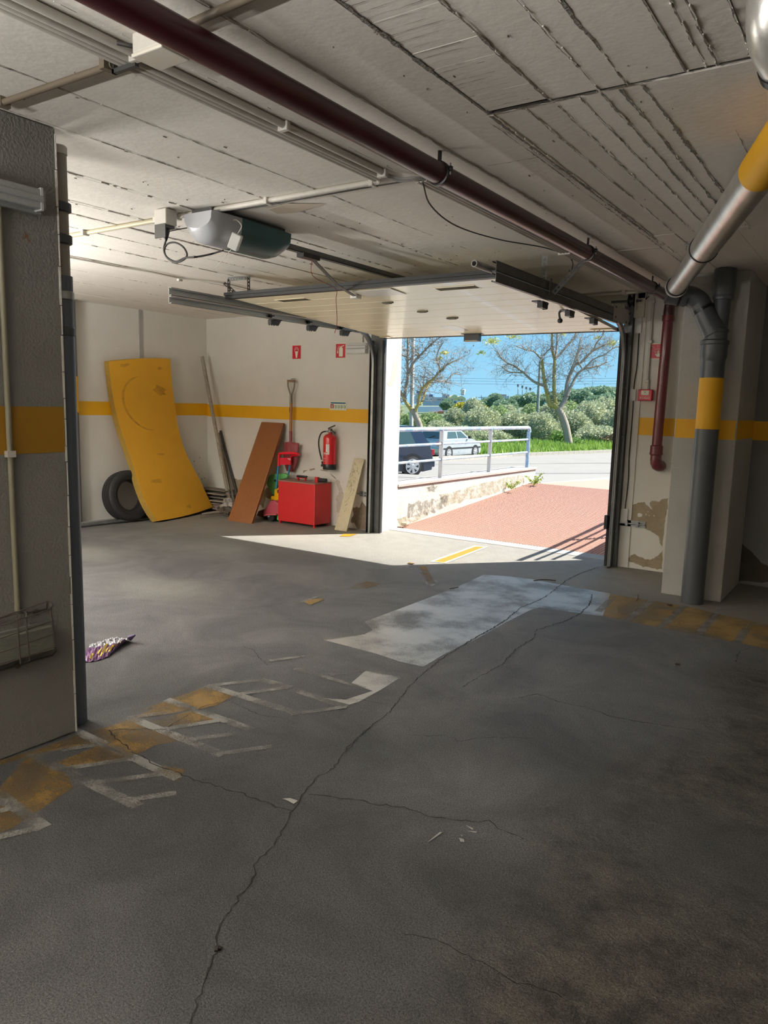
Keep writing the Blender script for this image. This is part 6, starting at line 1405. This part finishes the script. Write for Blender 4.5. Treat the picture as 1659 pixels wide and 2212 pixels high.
# ---------------- far pines and hill
far = [(1090, 881, 28, 17, 120), (1048, 874, 12, 12, 130), (1070, 866, 18, 14, 130), (1118, 868, 20, 13, 130), (1145, 866, 22, 16, 125), (1100, 873, 16, 10, 120), (1190, 862, 24, 14, 130), (1230, 858, 24, 16, 140), (1255, 860, 26, 18, 130), (1275, 855, 26, 18, 145), (1300, 852, 26, 17, 140), (1325, 854, 28, 17, 145), (1350, 856, 30, 18, 140), (1310, 864, 20, 12, 110), (1285, 866, 18, 10, 110), (1170, 868, 16, 10, 120), (965, 874, 14, 8, 110), (965, 880, 9, 6, 125), (1038, 878, 10, 9, 110), (1400, 856, 40, 20, 140)]
for i, (x, y, hw, hh, d) in enumerate(far):
    k = d/FPX; tree_blob(onD(x, y, d), hw*k, hw*k*.8, hh*k, 3600, .22, 100+i, (pinem, pine_core), 'stone_pine', 'dark round-crowned pine on the skyline, '+ordlab([b[0] for b in far if (b[4] < 130) == (d < 130)], [b for b in far if (b[4] < 130) == (d < 130)].index((x, y, hw, hh, d)))+(', nearer row' if d < 130 else ', farther row'), 'tree', 'pines on the skyline', .9)
hillm = M('far_ground_green', (.075, .105, .05), .95, var=((.10, .13, .07), .03, .3))
rows = []
for d, yy_ in ((75, 925), (110, 908), (160, 898), (300, 880), (600, 874.5)):
    rows.append([onD(x, yy_, d) for x in range(300, 2300, 100)])
struct('far_hill', MB().grid(rows), hillm)
# ---------------- far buildings, each with windows
bw = M('render_white', (.78, .77, .76), .8); by_ = M('render_yellow', (.74, .66, .36), .8); bgr = M('cladding_blue_grey', (.42, .47, .54), .7); bpk = M('render_pink', (.72, .58, .54), .8)
win = M('far_window', (.14, .16, .20), .3); rooft = M('orange_tiles', (.62, .22, .08), .85); blu = M('blue_sign', (.10, .18, .42), .6); redw = M('brick_wall_far', (.36, .15, .09), .9); grr = M('grey_roof', (.38, .38, .42), .7)
def bld(name, label, D, x0, x1, yt, yb, mat, wins=(), depth=14, extra=()):
    A = onD(x0, yb, D); B = onD(x1, yb, D); T = onD(x0, yt, D); T2 = onD(x1, yt, D)
    dd = V((FW.x, FW.y, 0)).normalized()*min(depth, 6)
    t = thing(name, label, 'building', (A+B)/2)
    part('wall', MB().prism([A, B, T2, T], dd), mat, t, False)
    for (wx0, wx1, wy0, wy1) in wins:
        P = [onD(wx0, wy1, D-.15), onD(wx1, wy1, D-.15), onD(wx1, wy0, D-.15), onD(wx0, wy0, D-.15)]
        part('window', MB().prism(P, dd.normalized()*.1), win, t, False)
    for (nm, m_, poly, dp) in extra: part(nm, MB().prism([onD(x, y, D-.3) for x, y in poly], dd.normalized()*dp), m_, t, False)
    return t
cb7 = lambda x, y: (860+x/6.9125, 800+y/6.9125)
def W(rows_, y0s, w_, h_): return [(x, x+w_, y, y+h_) for y in y0s for x in rows_]
bld('apartment_block', 'white terraced apartment block with a blue rooftop box behind the left tree', 330, 895, 938, 856, 872, bw, W((899, 904.5, 910.5, 916, 921, 928.5, 931), (861.5, 866), 3, 1.3), 20,
    (('upper_floor', bw, [(898, 857), (925, 857), (922, 852.5), (915, 850), (900, 849)], 12), ('rooftop_box', blu, [(901, 849.5), (914, 849.5), (914, 845), (901, 845)], 8), ('rooftop_box', blu, [(927, 857), (935, 857), (935, 852), (927, 852)], 8)))
bld('apartment_block', 'pinkish low block between the white and the yellow buildings', 320, 935, 962, 858, 870, bpk, W((945, 949, 955), (862,), 2.6, 1.4), 15)
bld('tower_block', 'twin grey concrete towers left of the yellow building', 340, 957, 964, 851, 870, M('tower_grey', (.52, .50, .47), .8), W((958.5,), (853, 857, 861), 3, 1), 10, (('tower', M('tower_grey', (.52, .50, .47), .8), [(965.5, 870), (971, 870), (971, 852), (965.5, 852)], 8),))
bld('yellow_house', 'pale yellow gabled building under the water tower', 310, 960, 1006, 860, 872, by_, W((963, 968, 975, 990, 996), (863.5,), 3, 1.6), 18,
    (('gable', by_, [(974, 861), (990, 861), (988, 855), (984, 852.5), (979, 853), (974, 857)], 12), ('gable', by_, [(989, 861), (1006, 861), (1004, 858), (996, 855), (989, 857)], 12)))
bld('warehouse', 'blue-grey flat-roofed warehouse below the yellow building', 280, 915, 1008, 866, 876, bgr, [(971, 986, 867, 871), (974, 984, 872.5, 875.5)], 25, (('white_bay', bw, [(986, 876), (1008, 876), (1008, 866), (986, 866)], 1),))
bld('warehouse', 'long white roof behind the left street tree', 180, 905, 966, 878, 890, M('white_roof', (.70, .72, .75), .6), (), 10, (('tiled_roof', rooft, [(926, 893), (958, 893), (960, 888), (948, 888.5), (946, 890), (927, 891.5)], 2),))
bld('apartment_block', 'pinkish white apartment block on the far hill right of the crane', 420, 1078, 1100, 855, 866, bw, W((1081, 1086, 1091, 1096), (857, 860), 2.6, 1.1), 15, (('upper_floor', M('render_rose', (.62, .36, .36), .8), [(1084, 855), (1094, 855), (1094, 852), (1084, 852)], 10),))
bld('far_house', 'tiny pink house on the hill behind the right tree', 300, 1168, 1178, 859, 866, bpk, ((1170, 1172, 861, 863),), 10)
bld('far_house', 'low reddish houses behind the floodlight masts', 320, 1112, 1130, 862, 868, bpk, ((1114, 1116, 864, 866), (1121, 1123, 864, 866)), 10)
bld('sports_shed', 'grey-roofed shed below the floodlight masts', 150, 1124, 1148, 871, 880, M('shed_cream', (.62, .58, .5), .8), (), 8, (('roof', grr, [(1124, 876), (1148, 876), (1146, 870.5), (1130, 870.5)], 1),))
bld('brick_wall', 'long reddish brick wall among the bushes', 110, 1050, 1088, 880, 890, redw, (), 1)
bld('teal_fence', 'small teal fence panel beside the right tree trunk', 100, 1176, 1196, 868, 875, M('teal_panel', (.16, .45, .38), .7), (), .3)
wt = thing('water_tower', 'white flared water tower on the skyline', 'water tower', onD(999.5, 860, 450))
k = 450/FPX; c = onD(999.5, 857, 450)
part('stem', MB().lathe(c-V((0, 0, 3)), (0, 0, 1), [(4.2*k, 0), (3.4*k, 8*k)], 16), bw, wt); part('tank', MB().lathe(c+V((0, 0, 4.5*k)), (0, 0, 1), [(3.6*k, 0), (4.5*k, 3*k), (5.6*k, 10.5*k), (5.2*k, 11*k)], 20), bw, wt)
part('grey_band', MB().lathe(c+V((0, 0, 3.4*k)), (0, 0, 1), [(4.0*k, 0), (4.3*k, 1.6*k)], 20), grr, wt); part('antenna', MB().tube([c+V((0, 0, 15*k)), c+V((0, 0, 18.5*k))], .2, 5), wm, wt)
cr_ = thing('tower_crane', 'thin tower crane far off on the skyline', 'crane', onD(1040, 862, 500))
part('mast', MB().tube([onD(1040, 864, 500), onD(1040, 854, 500)], .25, 4), wm, cr_); part('jib', MB().tube([onD(1033, 858.5, 500), onD(1060, 858, 500)], .2, 4), wm, cr_)
# ---------------- parked cars
def car(name, label, P_rear, P_front, paint, L, Hh, col2, plate=None, side=1, wheel_r=.29, tail=None):
    """P_rear / P_front: ground contacts of the two wheels on the visible flank"""
    O = V(P_rear); f = (V(P_front)-O); f.z = 0; f.normalize(); up = Z3; s = V((-f.y, f.x, 0))*side   # s points into the car from the visible flank
    wb = 2.45 if L < 4 else 2.6; ro = .68 if L < 4 else .72
    t = thing(name, label, 'car', O+f*(wb/2)+s*.75)
    def C(a, b, z): return O+f*(a)+s*b+up*z     # a from the rear wheel forward, b across, z up
    a0, a1 = -ro, L-ro; wdt = 1.62
    prof = [(a0+.03, .22), (a0, .45), (a0+.02, .62), (a0+.06, .80), (a0+.10, .92), (a1-1.12, .95), (a1-.9, .93), (a1-.35, .80), (a1-.08, .66), (a1, .50), (a1-.02, .25), (a1-.3, .17), (a0+.3, .17)]
    body = []
    def ring(bv, inset, zs=1): return [C(a+(inset if a < (a0+a1)/2 else -inset), bv, z) for a, z in prof]
    secs = [ring(.02+.05, .10), ring(0, .02), ring(-.02, 0), ring(.0, 0)]
    r0 = ring(.05, .06); r1 = ring(-.02, .0); r2 = ring(-.02+.001, 0)
    rows_ = [ring(.10, .10), ring(.02, .03), ring(-.02, 0), ring(.12, -.0), ring(wdt-.12, 0), ring(wdt+.02, 0), ring(wdt-.02, .03), ring(wdt-.10, .10)]
    rows_ = [ring(.0, .05), ring(.06, .0), ring(wdt-.06, .0), ring(wdt, .05)]
    mb = MB().grid([r_+[r_[0]] for r_ in rows_]); mb.quad(*reversed(rows_[0])); mb.quad(*rows_[-1])
    part('body', mb, paint, t, False, bevel=.03)
    g = [(a0+.10, .92), (a0+.42, Hh-.06), (a0+.62, Hh), (a1-1.95, Hh), (a1-1.75, Hh-.04), (a1-1.08, .95)]
    def gr(bv, k_): return [C(a, bv+(k_*(z-.92)/(Hh-.92)), z) for a, z in g]
    rows_ = [gr(.05, .16), gr(wdt-.05, -.16)]
    mb = MB().grid([r_+[r_[0]] for r_ in rows_]); mb.quad(*reversed(rows_[0])); mb.quad(*rows_[-1]); part('cabin', mb, paint, t, False, bevel=.03)
    glass = M('car_glass', (.05, .085, .085), .06, spec=.9); tr = M('trim_black', (.02, .02, .022), .5)
    def side_q(a, b_, z0_, z1_, sa, sb, mat, nm, par, lift=.012):
        q_ = lambda a_, z_: C(a_, .05+.16*(z_-.92)/(Hh-.92)-lift if z_ > .92 else -lift, z_)
        part(nm, MB().prism([q_(a, z0_), q_(b_, z0_), q_(b_-sb, z1_), q_(a+sa, z1_)], s*.008), mat, par, False)
    zt = Hh-.10
    side_q(a0+.60, a0+1.50, .99, zt, .18, .02, glass, 'side_window', t); side_q(a0+1.58, a1-1.32, .99, zt, .0, .48, glass, 'side_window', t)
    for (aa) in (a0+.55, a0+1.54): side_q(aa, aa+.02, .30, .94, 0, 0, tr, 'door_gap', t, .004)
    for (aa) in (a0+1.25, a0+2.15): side_q(aa, aa+.14, .78, .83, 0, 0, tr, 'door_handle', t, .02)
    side_q(a0+.1, a1-.1, .47, .54, 0, 0, tr if col2 is None else col2, 'rub_strip', t, .012)
    # rear screen, lights, bumper, plate
    p1 = [C(a0+.155, .22, .98), C(a0+.155, wdt-.22, .98), C(a0+.39, wdt-.32, zt), C(a0+.39, .32, zt)]
    rw = part('rear_window', MB().prism(p1 if side < 0 else list(reversed(p1)), f*-.02-up*.01), glass, t, False)
    part('rear_wiper', MB().tube([C(a0+.12, wdt*.5, .99), C(a0+.22, wdt*.32, 1.12)], .012, 5), tr, rw)
    for bb in (.02, wdt-.30): part('tail_light', MB().box(V((0, 0, 0)), V((1, 1, 1))) if False else MB().obox(C(a0-.015, bb, .66), s*.28, f*.10, up*.17), M('tail_red', (.42, .02, .04), .25), t, False, bevel=.01)
    part('rear_bumper', MB().obox(C(a0-.05, .02, .30), s*(wdt-.04), f*.2, up*.24), paint if col2 is None else col2, t, False, bevel=.03)
    part('badge', MB().obox(C(a0+.0, wdt/2-.04, .76), s*.08, f*.04, up*.08), steel, t, False)
    if plate:
        pp = part('number_plate', MB().obox(C(a0-.065, wdt/2-.26, .42), s*.52, f*.02, up*.11), M('plate_white', (.75, .76, .76), .4), t, False)
        right = s*-1 if side > 0 else s
        # read from behind the car, the text runs from the car's left to its right
        rt_ = f.cross(up); org = C(a0-.067, wdt/2, .445)
        part('plate_text', textmb(MB(), plate, org, rt_, up, .10, .002), blackp, pp, False)
        part('plate_band', MB().obox(C(a0-.068, wdt/2, .42)+rt_*.22, rt_*.04, f*.004, up*.11), M('plate_yellow', (.75, .45, .02), .5), pp, False); part('plate_band', MB().obox(C(a0-.068, wdt/2, .42)-rt_*.26, rt_*.04, f*.004, up*.11), blu, pp, False)
    part('door_mirror', MB().obox(C(a1-1.42, -.17, .96), s*.15, f*.08, up*.13), tr, t, False, bevel=.02)
    for a_ in (0, wb):
        for bb, o in ((-.01, 1), (wdt-.18, -1)):
            wc_ = C(a_, bb, wheel_r)
            w_ = part('wheel', MB().lathe(wc_, s, [(wheel_r*.86, 0), (wheel_r, .02), (wheel_r, .17), (wheel_r*.86, .19)], 28), M('tyre_rubber', (.022, .021, .022), .7), t)
            if o > 0:
                hubm = M('hub_silver', (.55, .56, .58), .3, .5)
                part('rim', MB().lathe(wc_-s*.006, s, [(wheel_r*.66, 0), (wheel_r*.62, .012), (wheel_r*.60, .012)], 24), M('rim_dark', (.05, .05, .055), .5), w_)
                sm = MB()
                for j in range(7):
                    an = 2*math.pi*j/7; dr_ = f*math.cos(an)+up*math.sin(an); tn = f*-math.sin(an)+up*math.cos(an)
                    sm.prism([wc_-s*.02+tn*-.03, wc_-s*.02+tn*.03, wc_-s*.012+dr_*wheel_r*.64+tn*.045, wc_-s*.012+dr_*wheel_r*.64-tn*.045], s*.012)
                sm.lathe(wc_-s*.026, s, [(.05, 0), (.06, .01)], 14)
                sm._pipe(wc_-s*.012, wc_, s, wheel_r*.68, wheel_r*.60, 24)
                part('wheel_spokes', sm, hubm, w_, False, kind='stuff')
        wa = []
        for j in range(13):
            an = math.pi*j/12; wa.append(C(a_, .0, wheel_r)+(f*math.cos(an)+up*math.sin(an))*(wheel_r+.05)-s*.006)
        part('wheel_arch', MB().prism([C(a_+wheel_r+.05, -.006, .18)]+wa+[C(a_-wheel_r-.05, -.006, .18)], s*.004), tr, t, False)
    return t
silvp = M('silver_car_paint', (.50, .54, .56), .25, .35, var=((.40, .45, .48), 2.5, .25), coat=.4); darkp = M('dark_blue_car_paint', (.035, .05, .085), .18, .3, coat=.6)
G1 = gpt(969, 992, 0); G2 = onD(1027.3, 988, 0+ (G1.dot(FW)+2.2)); G2.z = G1.z
car('parked_car', 'silver hatchback parked by the kerb, seen from behind through the railing', G1, G2, silvp, 3.75, 1.40, None, 'LB-60-VZ', 1)
H1 = onD(890, 1031, 22.3); ang = math.radians(-147); H2 = H1+V((math.sin(ang), math.cos(ang), 0))*2.6
car('parked_car', 'dark blue car cut off by the left door jamb, its rear wheel showing', H1, H2, darkp, 4.1, 1.52, darkp, None, -1, .33)
